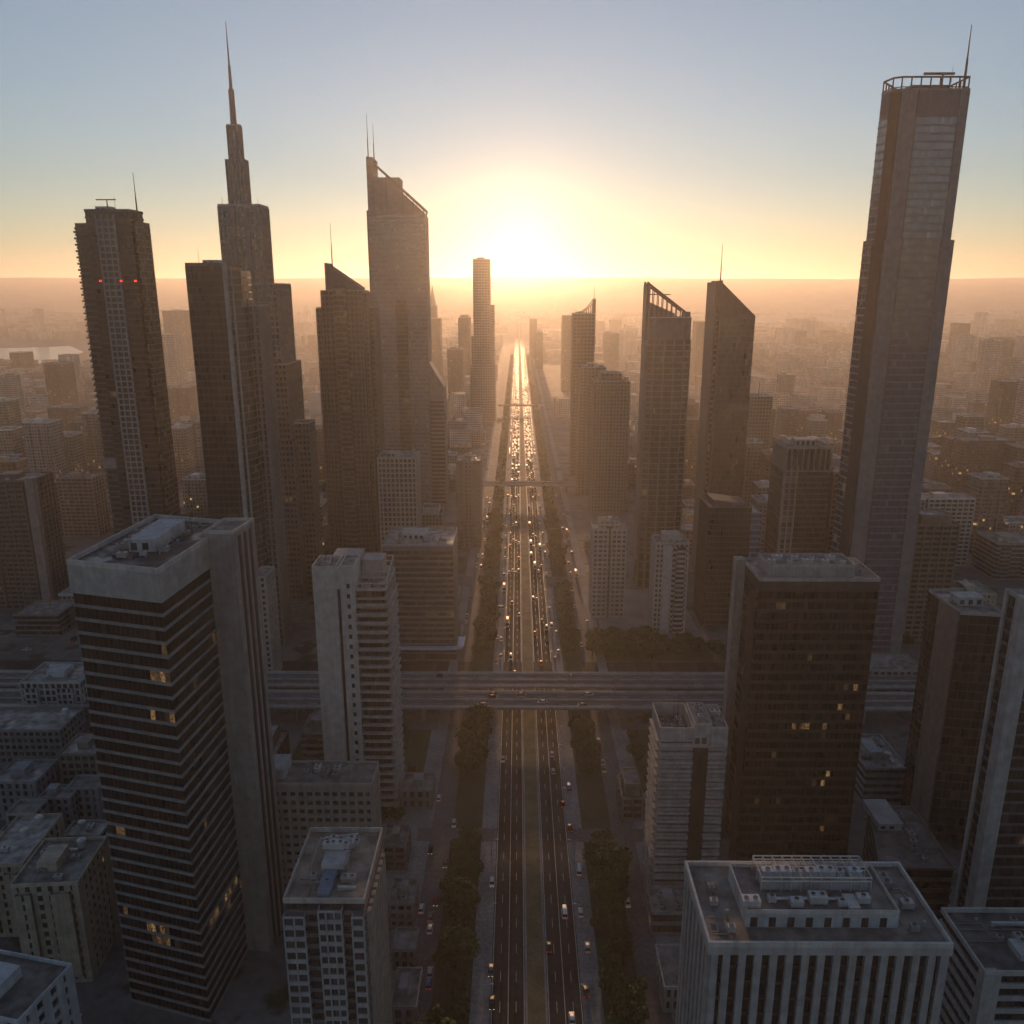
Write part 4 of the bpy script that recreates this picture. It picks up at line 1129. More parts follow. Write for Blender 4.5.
# left
b = hb('office_tower', 'dark finned tower cut by the left edge, pale concrete flank facing the city', 'tower', -30, 30, 482, 610, 26, (.10, .095, .09), 4)
b.block('fin', rect(b.xs[1] - b.root.location.x - 3, b.xs[1] - b.root.location.x + 2.5, -1.2, 3), 0, at(15, 478, b.root.location.y).z, (.27, .23, .21))
hb('apartment_block', 'grey slab block of stacked balconies, second along the row left of the beacon tower', 'building', 31, 55, 484, 537, 20, (.25, .215, .195), 4)
hb('apartment_block', 'brown apartment slab with sunlit right end, next to the beacon tower', 'building', 56, 92, 479, 537, 20, (.22, .18, .16), 4)
hb('apartment_block', 'pale bluish slab of flats standing above the row by the beacon tower', 'building', 26, 64, 440, 478, 22, (.36, .35, .36), 5)
hb('apartment_block', 'dim brown slab at the left edge above the finned tower', 'building', -15, 24, 436, 474, 22, (.16, .14, .13), 2)
hb('apartment_tower', 'sunlit-edged greyish tower among low roofs left of the beacon tower', 'tower', 47, 78, 408, 448, 24, (.26, .24, .22), 1)
hb('office_block', 'dark block standing alone near the river, left of the beacon tower', 'building', 43, 66, 364, 407, 26, (.13, .115, .105), 0)
hb('office_block', 'small grey block on the river bank at the left', 'building', 9, 24, 353, 372, 40, (.24, .23, .22), 0)
hb('apartment_tower', 'hazy pale tower with three shafts between the beacon tower and the bronze tower', 'tower', 162, 190, 311, 372, 40, (.36, .34, .32), 1)
hb('apartment_block', 'hazy mid-rise below the pale three-shaft tower', 'building', 163, 188, 388, 425, 30, (.28, .25, .22), 1)
hb('apartment_block', 'tan slab between beacon tower and bronze tower, lower one', 'building', 168, 196, 424, 466, 24, (.27, .23, .2), 4)
hb('office_block', 'slim pale block squeezed between the striped tower core and the highway', 'building', 252, 266, 578, 665, 16, (.4, .36, .33), 0, Y=400)
hb('office_block', 'brown ribbed block with sunlit roof rim beside the avenue, behind the canopy block', 'building', 456, 480, 462, 548, 30, (.2, .16, .14), 4)
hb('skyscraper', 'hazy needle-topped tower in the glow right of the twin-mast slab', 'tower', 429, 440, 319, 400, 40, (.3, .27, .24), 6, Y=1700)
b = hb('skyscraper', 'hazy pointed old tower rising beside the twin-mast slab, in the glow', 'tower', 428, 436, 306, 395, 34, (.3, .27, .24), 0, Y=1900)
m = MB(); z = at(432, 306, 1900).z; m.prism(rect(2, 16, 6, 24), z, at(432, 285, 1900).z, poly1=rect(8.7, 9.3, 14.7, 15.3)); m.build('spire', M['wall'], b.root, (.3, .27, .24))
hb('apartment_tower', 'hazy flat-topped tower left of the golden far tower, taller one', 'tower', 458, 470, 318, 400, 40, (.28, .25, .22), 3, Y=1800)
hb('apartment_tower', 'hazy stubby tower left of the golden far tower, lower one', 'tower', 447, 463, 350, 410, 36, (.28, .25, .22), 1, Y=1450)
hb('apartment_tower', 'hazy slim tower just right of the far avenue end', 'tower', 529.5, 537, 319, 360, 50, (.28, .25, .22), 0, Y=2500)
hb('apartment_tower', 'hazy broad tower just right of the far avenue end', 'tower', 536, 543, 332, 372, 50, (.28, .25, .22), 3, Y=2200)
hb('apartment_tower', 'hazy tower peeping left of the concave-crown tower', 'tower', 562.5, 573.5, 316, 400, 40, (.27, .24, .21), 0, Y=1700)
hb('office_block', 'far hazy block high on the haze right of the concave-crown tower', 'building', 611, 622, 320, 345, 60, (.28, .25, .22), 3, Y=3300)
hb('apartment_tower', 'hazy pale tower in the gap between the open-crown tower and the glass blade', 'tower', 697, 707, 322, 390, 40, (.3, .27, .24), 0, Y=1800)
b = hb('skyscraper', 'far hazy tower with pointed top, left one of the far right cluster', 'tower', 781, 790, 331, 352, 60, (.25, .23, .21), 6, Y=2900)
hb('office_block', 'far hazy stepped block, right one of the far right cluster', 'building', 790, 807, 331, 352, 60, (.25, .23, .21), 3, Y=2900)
hb('apartment_block', 'pinkish slab block, first in the row behind the columned-crown block', 'building', 782, 797, 413, 447, 22, (.31, .25, .22), 1)
hb('apartment_block', 'brown slab block, second in the row behind the columned-crown block', 'building', 798, 817, 411, 449, 22, (.24, .19, .165), 4)
hb('apartment_block', 'pale slab block, third in the row behind the columned-crown block', 'building', 819, 827, 412, 449, 22, (.34, .29, .26), 1)
hb('apartment_block', 'dark ribbed slab block, last in the row behind the columned-crown block', 'building', 828, 843, 413, 455, 22, (.2, .165, .145), 5)
hb('office_block', 'tall grey block with sunlit left edge at the right border', 'building', 1001, 1034, 382, 440, 24, (.2, .18, .165), 2)
hb('apartment_block', 'long brown apartment slab right of the huge glass skyscraper', 'building', 964, 1016, 441, 497, 20, (.23, .19, .17), 4)
hb('apartment_block', 'narrow dark block with lit edge at the left end of the long brown slab', 'building', 952, 963, 440, 488, 20, (.16, .135, .12), 0)
hb('apartment_block', 'plain reddish block in the haze beside the huge skyscraper', 'building', 941, 959, 423, 455, 26, (.27, .2, .165), 0)
hb('apartment_tower', 'brown tower at the right border below the long brown slab', 'tower', 1017, 1050, 468, 520, 22, (.25, .2, .18), 1)
b = hb('apartment_block', 'white-striped block of flats with pale piers right of the huge skyscraper', 'building', 929, 976, 500, 566, 18, (.44, .41, .39), 1)
hb('office_block', 'low curved-looking banded block at the right border above the finned edge tower', 'building', 998, 1044, 545, 580, 30, (.28, .26, .25), 4)
hb('office_block', 'far hazy office block alone in the haze right of the huge skyscraper', 'building', 960, 971, 324, 350, 50, (.22, .2, .19), 0, Y=2400)
hb('office_block', 'far dark block with bright left edge near the right border', 'building', 997, 1015, 340, 374, 40, (.17, .16, .155), 3)
# near left low blocks
def lo(name, label, pl, pr, yt, z, depth, col, feat, rz=0.0, pier='any'):
    a, c = az(pl, yt, z), az(pr, yt, z)
    b = Bld(name, label, 'building', a.x, a.y, rz, None, int(pl + yt)); USED.add(label)
    simple(b, c.x - a.x, depth, z, col, feat, True, pier); return b
lo('apartment_block', 'beige block of flats with small square windows, left of the striped tower', 10, 76, 888, 34, 21, (.36, .31, .25), 4, R(4), (3.0, 1.75, .05))
lo('office_block', 'pale corner block with dark roof, bottom left corner of the photo', -60, 32, 1008, 40, 17, (.40, .42, .45), 1, R(-12), (4.0, 2.2, .05))
lo('apartment_block', 'narrow beige block at the left edge beside the beige flats', -25, 22, 868, 26, 26, (.32, .27, .22), 2, R(3), (3.2, 1.9, .05))
lo('office_block', 'pale pillared hall with flat roof left of the striped tower', 19, 80, 684, 20, 22, (.38, .38, .39), 4)
lo('office_block', 'dim flat-roofed block below the pale pillared hall', -30, 60, 732, 16, 20, (.16, .165, .175), 2)
lo('office_block', 'squat brown-roofed block touching the striped tower on its left', 58, 96, 756, 20, 16, (.17, .15, .13), 1)
lo('office_block', 'small grey block with a roof hut, left edge below the flat-roofed block', -10, 36, 784, 16, 16, (.19, .2, .22), 1)
for i, (pl, pr, yt, z) in enumerate(((6, 34, 816, 14), (38, 70, 800, 12), (66, 98, 790, 13), (62, 100, 838, 12), (0, 44, 834, 9))):
    lo('house', ['low house with bluish sheet roof, left edge of the low cluster', 'low house with bluish sheet roof, middle of the low cluster', 'low house with bluish sheet roof touching the striped tower',
                 'low house with pale roof in front of the striped tower flank', 'low long house with pale roof in front of the low cluster'][i], pl, pr, yt, z, 9, (.25, .25, .26), (0, 1, 0, 2, 1)[i])
# low buildings along the avenue's side streets
lo('pavilion', 'low roof pavilion with pale roof unit amid trees, left of the avenue', 400, 432, 792, 8, 12, (.27, .25, .24), 1)
lo('shop', 'low dark-roofed shop behind the copper-roofed block, farther one', 382, 406, 848, 9, 12, (.2, .19, .19), 1)
lo('shop', 'low dark-roofed shop beside the copper-roofed block, nearer one', 388, 414, 906, 9, 12, (.22, .2, .19), 4)
lo('shop', 'low shop with bluish skylight roof at the bottom, left of the side street', 390, 417, 1010, 8, 14, (.2, .2, .21), 1)
lo('shop', 'low shop with bare roof between two others, left side street', 392, 416, 952, 7, 9, (.19, .18, .17), 0)
lo('shop', 'low stepped shop with roof terrace left of the striped balcony block', 622, 644, 800, 9, 16, (.22, .19, .17), 3)
lo('shop', 'low flat-roofed shop with roof units in front of the striped balcony block', 652, 689, 915, 8, 12, (.26, .25, .25), 4)
lo('shop', 'low shop with pale roof rim left of the ribbed pale block', 664, 690, 990, 8, 16, (.34, .34, .34), 0)
lo('hall', 'low bluish-roofed hall behind the dark glass block, right', 866, 908, 770, 16, 26, (.3, .31, .34), 4)
lo('hall', 'low curved-edge podium hall at the foot of the huge glass skyscraper', 860, 925, 672, 9, 20, (.24, .24, .25), 4)

# ---- ordinary city blocks between them
OCC += [(AX - 45, AX + 45, -400, 5200), (-900, 900, 350, 426), (-1500, 1500, 543, 568), (36, 122, 424, 545)]
for y in (735, 930, 1130, 1400, 1700): OCC.append((-1500, 1500, y - 2, y + 16))
for x in (-330, -420, -560, 90, 300, 420, 560): OCC.append((x - 1, x + 13, 430, 2600))
def city_lot(x, y, step, lot):
    W, D = rng.uniform(.55, .85) * step, rng.uniform(.5, .8) * step
    x0, y0 = x + rng.uniform(0, step - W), y + rng.uniform(0, step - D)
    return x0, x0 + W, y0, y0 + D
count = 0
y = 150
while y < 1010:
    step = 30 if y < 430 else 33
    lim = .64 * y + 50
    x = -lim
    while x < lim:
        x0, x1, y0, y1 = city_lot(x, y, step, 0)
        x += step
        if not free(x0, x1, y0, y1): continue
        if rng.random() < .1: continue
        cx, cy = (x0 + x1) / 2, (y0 + y1) / 2
        if y < 350: hgt = rng.choice((7, 9, 11, 14, 18)) if abs(cx) > 55 else rng.choice((5, 7, 8))
        else:
            hgt = rng.choice((10, 13, 16, 20, 24, 28))
            if rng.random() < (.58 if y > 520 else .3) and abs(cx) > 150: hgt = rng.uniform(34, 78)
            if abs(cx) < 110: hgt = min(hgt, 18)
        ci = rng.randrange(len(COLORS)); fe = rng.randrange(7)
        hn = 'low' if hgt < 15 else 'mid-rise' if hgt < 32 else 'tall slab'
        kind = 'apartment block' if (hgt > 15 and rng.random() < .7) else ('office block' if hgt > 12 else 'shop building')
        def mk(k):
            global ci, fe
            c = COLORS[(ci + k) % 9][0]; f = (fe + k // 9) % 7
            return f'{hn} {c} {kind} {FEAT[f]}, {relation(cx, cy)}'
        lab = None
        for k in range(63):
            c_, f_ = (ci + k) % 9, (fe + k // 9) % 7
            l = f'{hn} {COLORS[c_][0]} {kind} {FEAT[f_]}, {relation(cx, cy)}'
            if l not in USED and len(l.split()) <= 16: USED.add(l); lab = l; break
        b = Bld(kind.replace(' ', '_'), lab, 'building', x0, y0, 0, None, count + 300)
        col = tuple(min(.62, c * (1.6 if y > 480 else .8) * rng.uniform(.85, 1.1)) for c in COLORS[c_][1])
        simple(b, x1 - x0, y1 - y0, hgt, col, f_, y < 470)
        count += 1
    y += step
print('city blocks', count)
# the far city: thousands of roofs that read as one mass
def far_city():
    b = MB()
    y = 1012
    water_l = lambda x, yy: 2300 < yy < 3500 and x < -.43 * yy
    while y < 7400:
        step = 38 + (y - 1012) * .022
        lim = .66 * y + 100
        x = -lim
        while x < lim:
            W, D = rng.uniform(.45, .85) * step, rng.uniform(.4, .8) * step
            x0, y0 = x + rng.uniform(0, step - W), y + rng.uniform(0, step - D)
            x += step
            if rng.random() < .14 or water_l(x0, y0) or (x0 > 700 and 4700 < y0 < 6700): continue
            if not free(x0, x0 + W, y0, y0 + D, 4): continue
            h = rng.choice((12, 16, 20, 26, 32, 40)) * (1 if rng.random() < .85 else rng.uniform(1.5, 2.6))
            if abs(x0) < 170 and h > 45: h *= .6
            if y < 2400 and x0 < -.4 * y0: h = min(h, 14)
            if rng.random() < .02 and abs(x0) > 200: h = rng.uniform(70, 120); W = min(W, 26)
            r = rng.random()
            n = len(b.f)
            b.prism(rect(x0, x0 + W, y0, y0 + D), 0, h, 0, r, mtop=1)
            if rng.random() < .5: u = x0 + W * rng.uniform(.1, .5); b.prism(rect(u, u + W * .3, y0 + D * .3, y0 + D * .7), h, h + 3.5, 0, r, mtop=1)
        y += step
    me = b.mesh('far_city', [M['grid'], M['roof_far']])
    uvmap(me)
    tag(link('far_city', me, color=(.5, .46, .42)), 'dense hazy spread of roofs and blocks reaching to the bay', 'city', kind='stuff')
far_city()

# ---- overpasses
def overpass(label, x0, x1, y0, y1, z, pier_step, lamps=False):
    root = empty('overpass', ((x0 + x1) / 2, (y0 + y1) / 2, 0)); tag(root, label, 'bridge')
    ox, oy = root.location.x, root.location.y
    m = MB(); m.box(x0 - ox, x1 - ox, y0 - oy, y1 - oy, z - .8, z); m.box(x0 - ox, x1 - ox, y0 - oy + 4, y1 - oy - 4, z - 1.6, z - .8); m.build('deck', M['concrete'], root, (.26, .25, .245))
    m = MB(); m.quad((x0 - ox, y0 - oy + .6, z + .012), (x1 - ox, y0 - oy + .6, z + .012), (x1 - ox, y1 - oy - .6, z + .012), (x0 - ox, y1 - oy - .6, z + .012)); m.build('road_surface', M['street'], root)
    m = MB(); w_ = y1 - y0
    for t in (.06, .94): m.box(x0 - ox, x1 - ox, y0 - oy + w_ * t - .1, y0 - oy + w_ * t + .1, z + .014, z + .02)
    for t in (.27, .73):
        x = x0
        while x < x1: m.box(x - ox, x - ox + 4, y0 - oy + w_ * t - .09, y0 - oy + w_ * t + .09, z + .014, z + .02); x += 10
    m.build('lane_marking', M['paint'], root)
    for yy in (y0 - oy + .25, y1 - oy - .25): m = MB(); m.box(x0 - ox, x1 - ox, yy - .25, yy + .25, z + .003, z + 1.05); m.tube((x0 - ox, yy, z + 1.45), (x1 - ox, yy, z + 1.45), .07); m.build('parapet', M['concrete'], root, (.48, .47, .46))
    m = MB(); m.box(x0 - ox, x1 - ox, -.3, .3, z + .01, z + .8); m.build('median_barrier', M['concrete'], root, (.36, .35, .34))
    x = x0 + pier_step / 2
    while x < x1:
        if not (AX - 13 < x < AX + 13 and abs(x - AX) > 3):
            for yy in ((y0 + y1) / 2 - oy - 5, (y0 + y1) / 2 - oy + 5): m = MB(); m.tube((x - ox, yy, 0), (x - ox, yy, z - 1.5), .85, .85, 12); m.build('pier', M['concrete'], root, (.3, .29, .28))
        x += pier_step
overpass('wide concrete overpass carrying traffic across the avenue, nearest one', -420, 420, 354, 370, 9, 30)
overpass('second concrete overpass right behind the nearest one', -420, 420, 381, 396, 6.4, 30)
overpass('distant overpass crossing the avenue beyond the white apartment pair', -58, 112, 820, 836, 8, 24)
overpass('thin far footbridge-like overpass across the golden avenue', -34, 48, 1424, 1432, 8, 20)

# ---- street lamps
def lamp_proto():
    root = empty('street_lamp', (0, 0, -500))
    m = MB(); m.tube((0, 0, 0), (0, 0, 9.5), .13, .08); m.tube((0, 0, 0), (0, 0, .5), .25, .2); m.build('pole', M['metal'], root, (.3, .3, .3))
    pole = root.children[0]; m = MB(); m.tube((0, 0, 9.4), (2.2, 0, 10), .07, .05); m.build('arm', M['metal'], pole, (.3, .3, .3))
    m = MB(); m.box(1.7, 2.7, -.18, .18, 9.9, 10.08); m.build('lamp_head', M['metal'], pole, (.3, .3, .3))
    return root
lp = lamp_proto(); first = True
def lamp(x, y, z, rz, label, group):
    global first
    o = lp if first else copy_tree(lp)
    first = False
    o.location = (x, y, z); o.rotation_euler = (0, 0, rz); tag(o, label, 'street lamp', group)
for i in range(18):
    y = 192 + i * 32
    if 345 < y < 405: continue
    near = 'before the overpass' if y < 350 else 'beyond the overpasses'
    lamp(AX - 15, y, .15, 0, f'single-arm street lamp on the left pavement of the avenue, {near}', f'street lamps left of the avenue {near}')
    lamp(AX + 15, y, .15, math.pi, f'single-arm street lamp on the right pavement of the avenue, {near}', f'street lamps right of the avenue {near}')
for i in range(16):
    x = -330 + i * 42
    if abs(x - AX) < 12: x += 20
    lamp(x, 369.7, 10, -math.pi / 2, 'street lamp on the far parapet of the nearest overpass', 'street lamps on the overpass')

# ---- trees
from mathutils import noise as nz
def crown_mesh(seed, r, hgt, n):
    rg = random.Random(seed); b = MB()
    lobes = [(Vector((0, 0, hgt * .62)), r * .72)]
    for i in range(9):
        a_ = i * 2.4 + rg.random(); rr = r * rg.uniform(.4, .68)
        lobes.append((Vector((math.cos(a_) * rr, math.sin(a_) * rr, hgt * rg.uniform(.42, .82))), r * rg.uniform(.3, .5)))
    for i in range(n):
        c, q = lobes[rg.randrange(len(lobes))]
        d = Vector((rg.gauss(0, 1), rg.gauss(0, 1), rg.gauss(0, .8))).normalized()
        p = c + d * q * rg.uniform(.55, 1.08)
        s_ = rg.uniform(.22, .52)
        nrm = (d + Vector((rg.gauss(0, .5), rg.gauss(0, .5), rg.gauss(0, .5) + .3))).normalized()
        u = nrm.orthogonal().normalized(); v = nrm.cross(u)
        k = max(0, min(1, .5 + .3 * nz.noise(p * .5 + Vector((seed, 0, 0))) * 2 + rg.uniform(-.22, .22)))
        b.quad(tuple(p - u * s_ - v * s_ * .6), tuple(p + u * s_ * .4 - v * s_), tuple(p + u * s_ + v * s_ * .6), tuple(p - u * s_ * .4 + v * s_), k)
    return b.mesh('crown', M['leaf'])
def trunk_mesh(seed, r, hgt):
    rg = random.Random(seed); b = MB()
    b.tube((0, 0, -.1), (.1, .05, hgt * .35), .28, .2, 7)
    for i in range(5):
        a_ = i * 1.3; b.tube((.1, .05, hgt * .33), (math.cos(a_) * r * .5, math.sin(a_) * r * .5, hgt * .62), .13, .05, 5)
    return b.mesh('trunk', M['bark'])
TREES = []
for k, (r, hgt) in enumerate(((4.6, 9.5), (5.4, 11), (3.8, 8.5), (5.0, 10), (6.0, 11.5), (3.2, 7))): TREES.append((crown_mesh(k, r, hgt, 1900), trunk_mesh(k, r, hgt)))
ntree = 0
def tree(x, y, z, label, group, k=None, sc=1.0):
    global ntree
    ntree += 1
    k = rng.randrange(6) if k is None else k
    root = empty('street_tree' if 'avenue' in group else 'park_tree', (x, y, z), rng.uniform(0, 6.28)); s_ = sc * rng.uniform(.68, 1.22); root.scale = (s_, s_, s_ * rng.uniform(.9, 1.1))
    tag(root, label, 'tree', group)
    g = rng.uniform(.8, 1.2)
    link('crown', TREES[k][0], root, color=(.036 * g, .068 * g, .028 * g)); link('trunk', TREES[k][1], root)
def rowfill(sx, y0, y1, where):
    side = 'left' if sx < 0 else 'right'
    y = y0
    while y < y1:
        x = AX + sx * (24.5 + rng.uniform(-3.2, 3.2))
        tree(x, y, .1, f'dark leafy street tree in the {side} row of the avenue, {where}', f'avenue trees, {side} row {where}', sc=1.05)
        y += rng.uniform(4.2, 6.2) if y < 400 else rng.uniform(6, 8.5)
for sx in (-1, 1):
    rowfill(sx, 176, 262, 'near end'); rowfill(sx, 312, 350, 'before the overpass'); rowfill(sx, 428, 540, 'between overpass and side street')
    rowfill(sx, 572, 730, 'beyond the side street')
def grove(n, x0, x1, y0, y1, label, group, sc=1.0, k=None):
    for i in range(n):
        for _ in range(10):
            x, y = rng.uniform(x0, x1), rng.uniform(y0, y1)
            if free(x, x, y, y, 1.5) or (36 < x < 122 and 424 < y < 456): break
        else: continue
        tree(x, y, .05, label, group, k, sc)
grove(34, 40, 76, 428, 452, 'dense dark tree of the grove before the white apartment pair', 'grove before the white apartments')
grove(12, 78, 112, 428, 446, 'tree at the thin right end of the grove before the white apartment pair', 'grove before the white apartments, thin end', .8)
grove(20, -98, -50, 300, 346, 'low tree in the park left of the avenue before the overpass', 'park trees left of the avenue', .75)
grove(14, 50, 92, 300, 346, 'low tree in the park right of the avenue before the overpass', 'park trees right of the avenue', .75)
grove(10, -54, -40, 160, 300, 'small tree between the low shops left of the side street', 'trees by the left shops', .55)
grove(14, 120, 330, 430, 540, 'tree in the open ground around the huge glass skyscraper', 'trees around the huge skyscraper', .8)
grove(12, -330, -120, 280, 352, 'small tree among the low roofs left of the striped tower', 'trees among the low roofs', .7)
b = MB()                                                        # tree belts of the far avenue read as one dark mass
for sx in (-1, 1):
    y = 760
    while y < 2600:
        for i in range(30):
            p = Vector((AX + sx * rng.uniform(20, 29), y + rng.uniform(0, 12), rng.uniform(3, 9.5))); s_ = rng.uniform(.8, 1.5)
            u = Vector((rng.gauss(0, 1), rng.gauss(0, 1), rng.gauss(0, 1))).normalized(); v = u.orthogonal().normalized() * s_; u = u * s_
            b.quad(tuple(p - u), tuple(p - v), tuple(p + u), tuple(p + v), rng.random())
        y += 11
tag(b.build('treeline', M['leaf'], None, (.055, .07, .028)), 'dark tree belts flanking the far avenue', 'trees', kind='stuff')
print('trees', ntree)

# ---- cars
def loft(b, secs, m=0):
    n = len(secs[0]); k = len(b.v)
    for s_ in secs: b.v += s_
    for i in range(len(secs) - 1):
        for j in range(n):
            q = (j + 1) % n
            b.f.append((k + i * n + j, k + i * n + q, k + (i + 1) * n + q, k + (i + 1) * n + j)); b.r.append(0); b.m.append(m)
    b.f.append(tuple(k + j for j in reversed(range(n)))); b.r.append(0); b.m.append(m)
    b.f.append(tuple(k + (len(secs) - 1) * n + j for j in range(n))); b.r.append(0); b.m.append(m)
def ring(y, hw, z0, z1, crown=.06):
    return [(-hw * .9, y, z0), (-hw, y, z0 + (z1 - z0) * .35), (-hw * .97, y, z1 - .08), (-hw * .75, y, z1 - .01), (0, y, z1 + crown * .5),
            (hw * .75, y, z1 - .01), (hw * .97, y, z1 - .08), (hw, y, z0 + (z1 - z0) * .35), (hw * .9, y, z0)][::-1]
CARS = {}
def car_meshes(kind):
    B, G, T, HL, TL = MB(), MB(), MB(), MB(), MB()
    if kind == 'sedan': L, hw, bz, rz_, cab = 4.6, .9, .92, 1.46, (-1.9, -1.15, .75, 1.5)
    elif kind == 'hatchback': L, hw, bz, rz_, cab = 4.2, .9, .98, 1.6, (-2.0, -1.65, .7, 1.45)
    elif kind == 'bus': L, hw, bz, rz_, cab = 11.5, 1.25, 1.5, 3.1, (-5.6, -5.55, 5.3, 5.6)
    else: L, hw, bz, rz_, cab = 5.4, .98, 1.1, 2.3, (-2.6, -2.5, 1.75, 2.35)
    h = L / 2
    loft(B, [ring(-h, hw * .8, .35, bz - .14), ring(-h + .25, hw * .96, .25, bz), ring(-h + 1.0, hw, .22, bz + .02), ring(0, hw, .22, bz + .03), ring(h - 1.2, hw, .22, bz), ring(h - .35, hw * .95, .25, bz - .12), ring(h, hw * .78, .35, bz - .32)])
    y0, y1, y2, y3 = cab
    def cs(y, w_, z): return [(-w_, y, z), (w_, y, z)]
    v = [(-hw * .9, y0, bz), (hw * .9, y0, bz), (hw * .9, y3, bz - .05), (-hw * .9, y3, bz - .05), (-hw * .7, y1, rz_ - .05), (hw * .7, y1, rz_ - .05), (hw * .7, y2, rz_ - .05), (-hw * .7, y2, rz_ - .05)]
    k = len(G.v); G.v += v
    for q in ((0, 1, 5, 4), (1, 2, 6, 5), (2, 3, 7, 6), (3, 0, 4, 7)): G.f.append(tuple(k + i for i in q)); G.r.append(0); G.m.append(0)
    loft(B, [ring(y1 - .1, hw * .68, rz_ - .1, rz_ - .02, .04), ring((y1 + y2) / 2, hw * .73, rz_ - .08, rz_ + .02, .05), ring(y2 + .1, hw * .68, rz_ - .1, rz_ - .03, .04)])
    for sx in (-1, 1): B.tube((sx * hw * .72, y0 * .1 - .2, bz), (sx * hw * .7, y0 * .1 - .2, rz_), .05)
    T.tube((-.11, 0, 0), (.11, 0, 0), .33, .33, 12)
    HL.box(-.22, .22, -.05, .04, -.08, .08); TL.box(-.2, .2, -.04, .05, -.1, .1)
    return dict(body=B.mesh('body', M['car'], True), windows=G.mesh('windows', M['carglass']), wheel=T.mesh('wheel', M['rubber']), headlight=HL.mesh('headlight', M['headlight']), tail_light=TL.mesh('tail_light', M['taillight']), dims=(L, hw, bz))
for k in ('sedan', 'hatchback', 'van', 'bus'): CARS[k] = car_meshes(k)
PAINT = {'white': (.75, .75, .74), 'silver': (.45, .46, .47), 'black': (.02, .02, .022), 'grey': (.15, .155, .16), 'dark red': (.3, .03, .025), 'blue': (.05, .12, .35), 'yellow': (.6, .4, .05)}
ncar = 0
def car(x, y, z, rz, kind, colour, label, group=None, detail=True):
    global ncar
    ncar += 1
    d = CARS[kind]; L, hw, bz = d['dims']
    nm = kind if kind in ('van', 'bus') else 'car'
    root = empty(nm, (x, y, z), rz)
    tag(root, label, nm, group)
    link('body', d['body'], root, color=PAINT[colour]); link('windows', d['windows'], root)
    for sy in (-1, 1):
        for sx in (-1, 1):
            if detail: link('wheel', d['wheel'], root, (sx * (hw - .1), sy * L * .3, .33))
    for sx in (-1, 1):
        link('headlight', d['headlight'], root, (sx * hw * .6, L / 2 - .03, bz - .45))
        link('tail_light', d['tail_light'], root, (sx * hw * .65, -L / 2 + .03, bz - .3))
UPW, DNW = 0.0, math.pi                                          # away from / towards the camera
near = [(503, 760, DNW, 'sedan', 'silver', 'silver car on the left lane edge just before the overpass'), (492, 884, DNW, 'hatchback', 'white', 'white car stopped at the left kerb line of the avenue'),
        (460, 854, DNW, 'sedan', 'white', 'white car in the left side street beside the tree row'), (454, 825, DNW, 'hatchback', 'silver', 'silver hatchback farther up the left side street by a tree'),
        (436, 902, DNW, 'sedan', 'dark red', 'dark red car in the left side street beside the shops'), (430, 930, UPW, 'sedan', 'white', 'white parked car at the left edge of the left side street'),
        (430.5, 918, UPW, 'sedan', 'grey', 'grey parked car behind the white one in the left side street'), (429, 985, UPW, 'hatchback', 'blue', 'blue parked car low in the left side street'),
        (430, 974, UPW, 'sedan', 'silver', 'silver parked car ahead of the blue one, left side street'),
        (552, 755, UPW, 'sedan', 'white', 'white car on the right carriageway nearest the overpass'), (553, 772, UPW, 'hatchback', 'silver', 'silver car following the white one on the right carriageway'),
        (569, 790, UPW, 'van', 'blue', 'blue-and-white looking van parked on the right pavement edge'), (563, 805, UPW, 'sedan', 'dark red', 'dark red car behind the blue van at the right kerb'),
        (570, 829, UPW, 'sedan', 'black', 'black car at the right kerb of the avenue below the blue van'), (579, 872, UPW, 'van', 'white', 'white van on the right service strip beside the trees'),
        (564.5, 914, UPW, 'van', 'white', 'white van driving in the right outer lane'), (580.5, 914, UPW, 'sedan', 'white', 'white car on the right service strip level with the white van'),
        (587.5, 949, UPW, 'sedan', 'silver', 'silver car on the right service strip below the others'), (586, 993, UPW, 'hatchback', 'black', 'black car on the right service strip near the bottom'),
        (572, 1020, UPW, 'sedan', 'white', 'white car leaving the bottom of the photo, right outer lane'), (492, 1004, DNW, 'sedan', 'black', 'black car at the left kerb near the bottom'),
        (491, 972, DNW, 'sedan', 'grey', 'grey car at the left kerb above the black one'), (549, 948, UPW, 'sedan', 'black', 'dark car in the right inner lane near the bottom')]
for px, py, rz, k, c, l in near:
    p = az(px, py, .1)
    dx = abs(p.x - AX)
    car(p.x, p.y, .17 if 13.4 < dx < 30.5 else .03, rz + rng.uniform(-.03, .03), k, c, l)
cols = ['white', 'silver', 'black', 'grey', 'white', 'silver', 'dark red', 'blue']
def traffic(y0, y1, gap, where, sides=(-1, 1), lanes=(4.8, 7.2, 9.6, 12.0), detail=False):
    for sx in sides:
        for ln in lanes:
            y = y0 + rng.uniform(0, gap)
            while y < y1:
                if not (350 < y < 400):
                    side = 'left' if sx < 0 else 'right'; c = rng.choice(cols); k = rng.choice(('sedan', 'sedan', 'hatchback', 'van', 'sedan', 'hatchback', 'bus')); nm = k if k in ('van', 'bus') else 'car'; pl = 'buses' if nm == 'bus' else nm + 's'
                    car(AX + sx * ln + rng.uniform(-.25, .25), y, .03, DNW if sx < 0 else UPW, k, c, f'{c} {nm} among the traffic on the {side} carriageway, {where}', f'{c} {pl} on the {side} carriageway, {where}', detail)
                y += rng.uniform(.5, 1.6) * gap
traffic(402, 545, 95, 'just beyond the overpasses')
traffic(405, 545, 40, 'just beyond the overpasses', lanes=(15.2, 17.6))
traffic(566, 820, 55, 'between side street and far bridge')
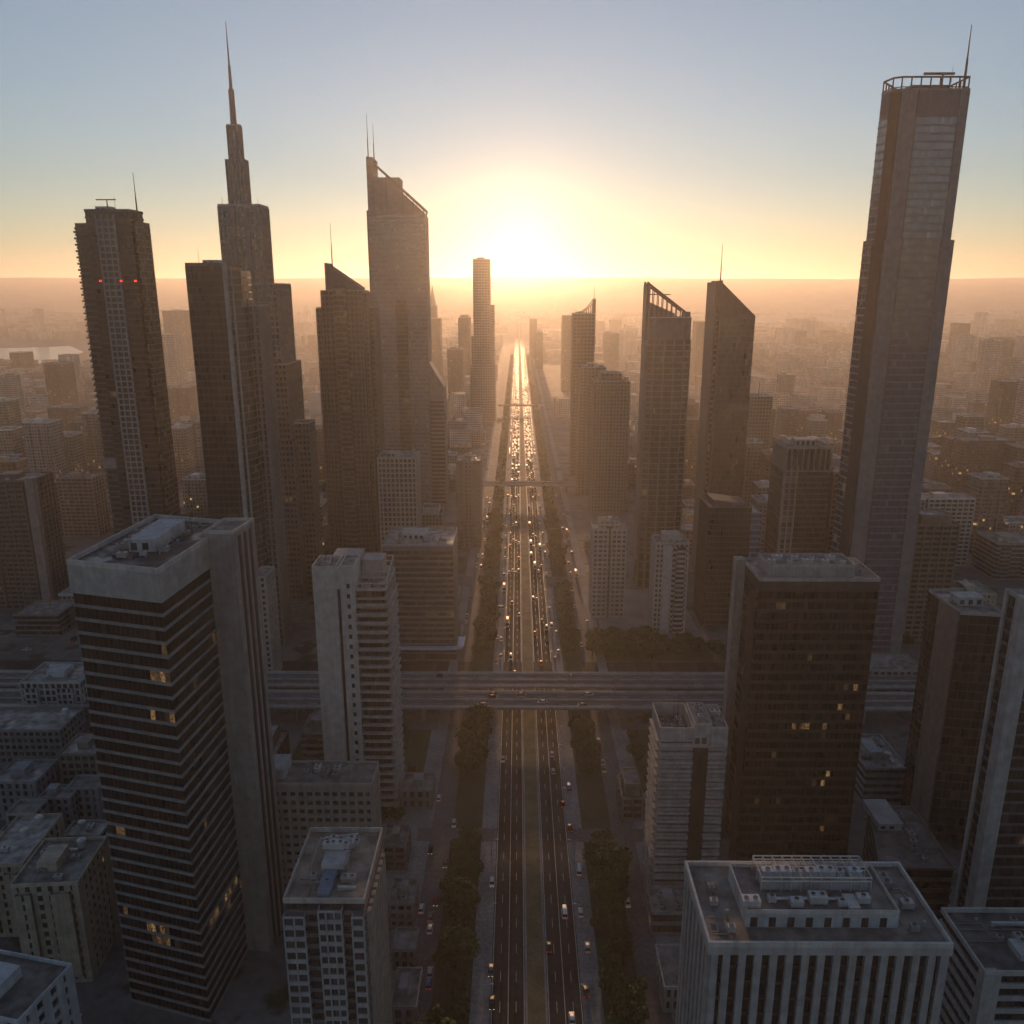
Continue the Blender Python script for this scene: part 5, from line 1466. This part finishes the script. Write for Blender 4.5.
traffic(566, 820, 34, 'between side street and far bridge', lanes=(15.6, 33, 36.5))
traffic(836, 1010, 18, 'beyond the far bridge')
for i in range(26):                                              # on the overpasses
    x = rng.uniform(-200, 330); yy, z, rz = rng.choice(((356.6, 9.02, math.pi / 2), (359.6, 9.02, math.pi / 2), (364.4, 9.02, -math.pi / 2), (367.4, 9.02, -math.pi / 2), (385, 6.42, math.pi / 2), (392, 6.42, -math.pi / 2)))
    c = rng.choice(cols); car(x, yy, z, rz, rng.choice(('sedan', 'hatchback')), c, f'{c} car crossing on the {"nearest" if z > 8 else "second"} overpass', f'{c} cars on the {"nearest" if z > 8 else "second"} overpass', False)
for i in range(24):                                              # parked along the side streets and the square by the grove
    sx = rng.choice((-1, 1)); y = rng.uniform(200, 345) if i < 12 else rng.uniform(430, 540); c = rng.choice(cols); s_ = 'left' if sx < 0 else 'right'; w_ = 'before the overpass' if y < 350 else 'beyond the overpasses'
    car(AX + sx * (37.6 if i % 2 else 31.6), y, .02, rng.choice((UPW, DNW)), rng.choice(('sedan', 'hatchback')), c, f'{c} car parked along the {s_} side street, {w_}', f'{c} cars parked along the {s_} side street, {w_}', y < 350)
def open_spots(n, x0, x1, y0, y1, where, s_):
    k = 0
    for i in range(n * 12):
        x, y = rng.uniform(x0, x1), rng.uniform(y0, y1)
        if not free(x - 3, x + 3, y - 3, y + 3, .5): continue
        c = rng.choice(cols); OCC.append((x - 1.4, x + 1.4, y - 2.6, y + 2.6))
        car(x, y, .01, rng.choice((0, math.pi / 2, math.pi)) + rng.uniform(-.1, .1), rng.choice(('sedan', 'hatchback', 'van')), c, f'{c} vehicle parked on open ground {where}', f'{c} vehicles parked on open ground {where}')
        k += 1
        if k >= n: break
open_spots(26, -190, -40, 150, 345, 'among the low blocks left of the avenue', 'left')
open_spots(26, 52, 200, 150, 345, 'among the blocks right of the avenue', 'right')
open_spots(20, -330, 330, 428, 540, 'beyond the overpasses', 'far')
# the far traffic on the glowing avenue reads as one stream
b = MB()
y = 1012
rg = random.Random(4)
while y < 3600:
    for ln in (-12, -9.6, -7.2, -4.8, 4.8, 7.2, 9.6, 12, -16, 16):
        if rg.random() < .62:
            x = AX + ln + rg.uniform(-.3, .3); yy = y + rg.uniform(0, 8)
            loft(b, [[(a_ + x, c_ + yy, z_) for a_, c_, z_ in ring(*q)] for q in ((-2.2, .8, .3, .85), (-1.3, .9, .25, .95), (1.2, .9, .25, .93), (2.2, .75, .3, .65))], 0)
            loft(b, [[(a_ + x, c_ + yy, z_) for a_, c_, z_ in ring(*q)] for q in ((-1.8, .7, .8, .95), (-1.1, .65, .85, 1.42), (.6, .65, .85, 1.42), (1.4, .7, .8, .93))], 0)
    y += 10
tag(b.build('far_traffic', M['farcar'], None, None, smooth=True), 'stream of glinting cars on the far golden avenue', 'traffic', kind='stuff')
print('cars', ncar)
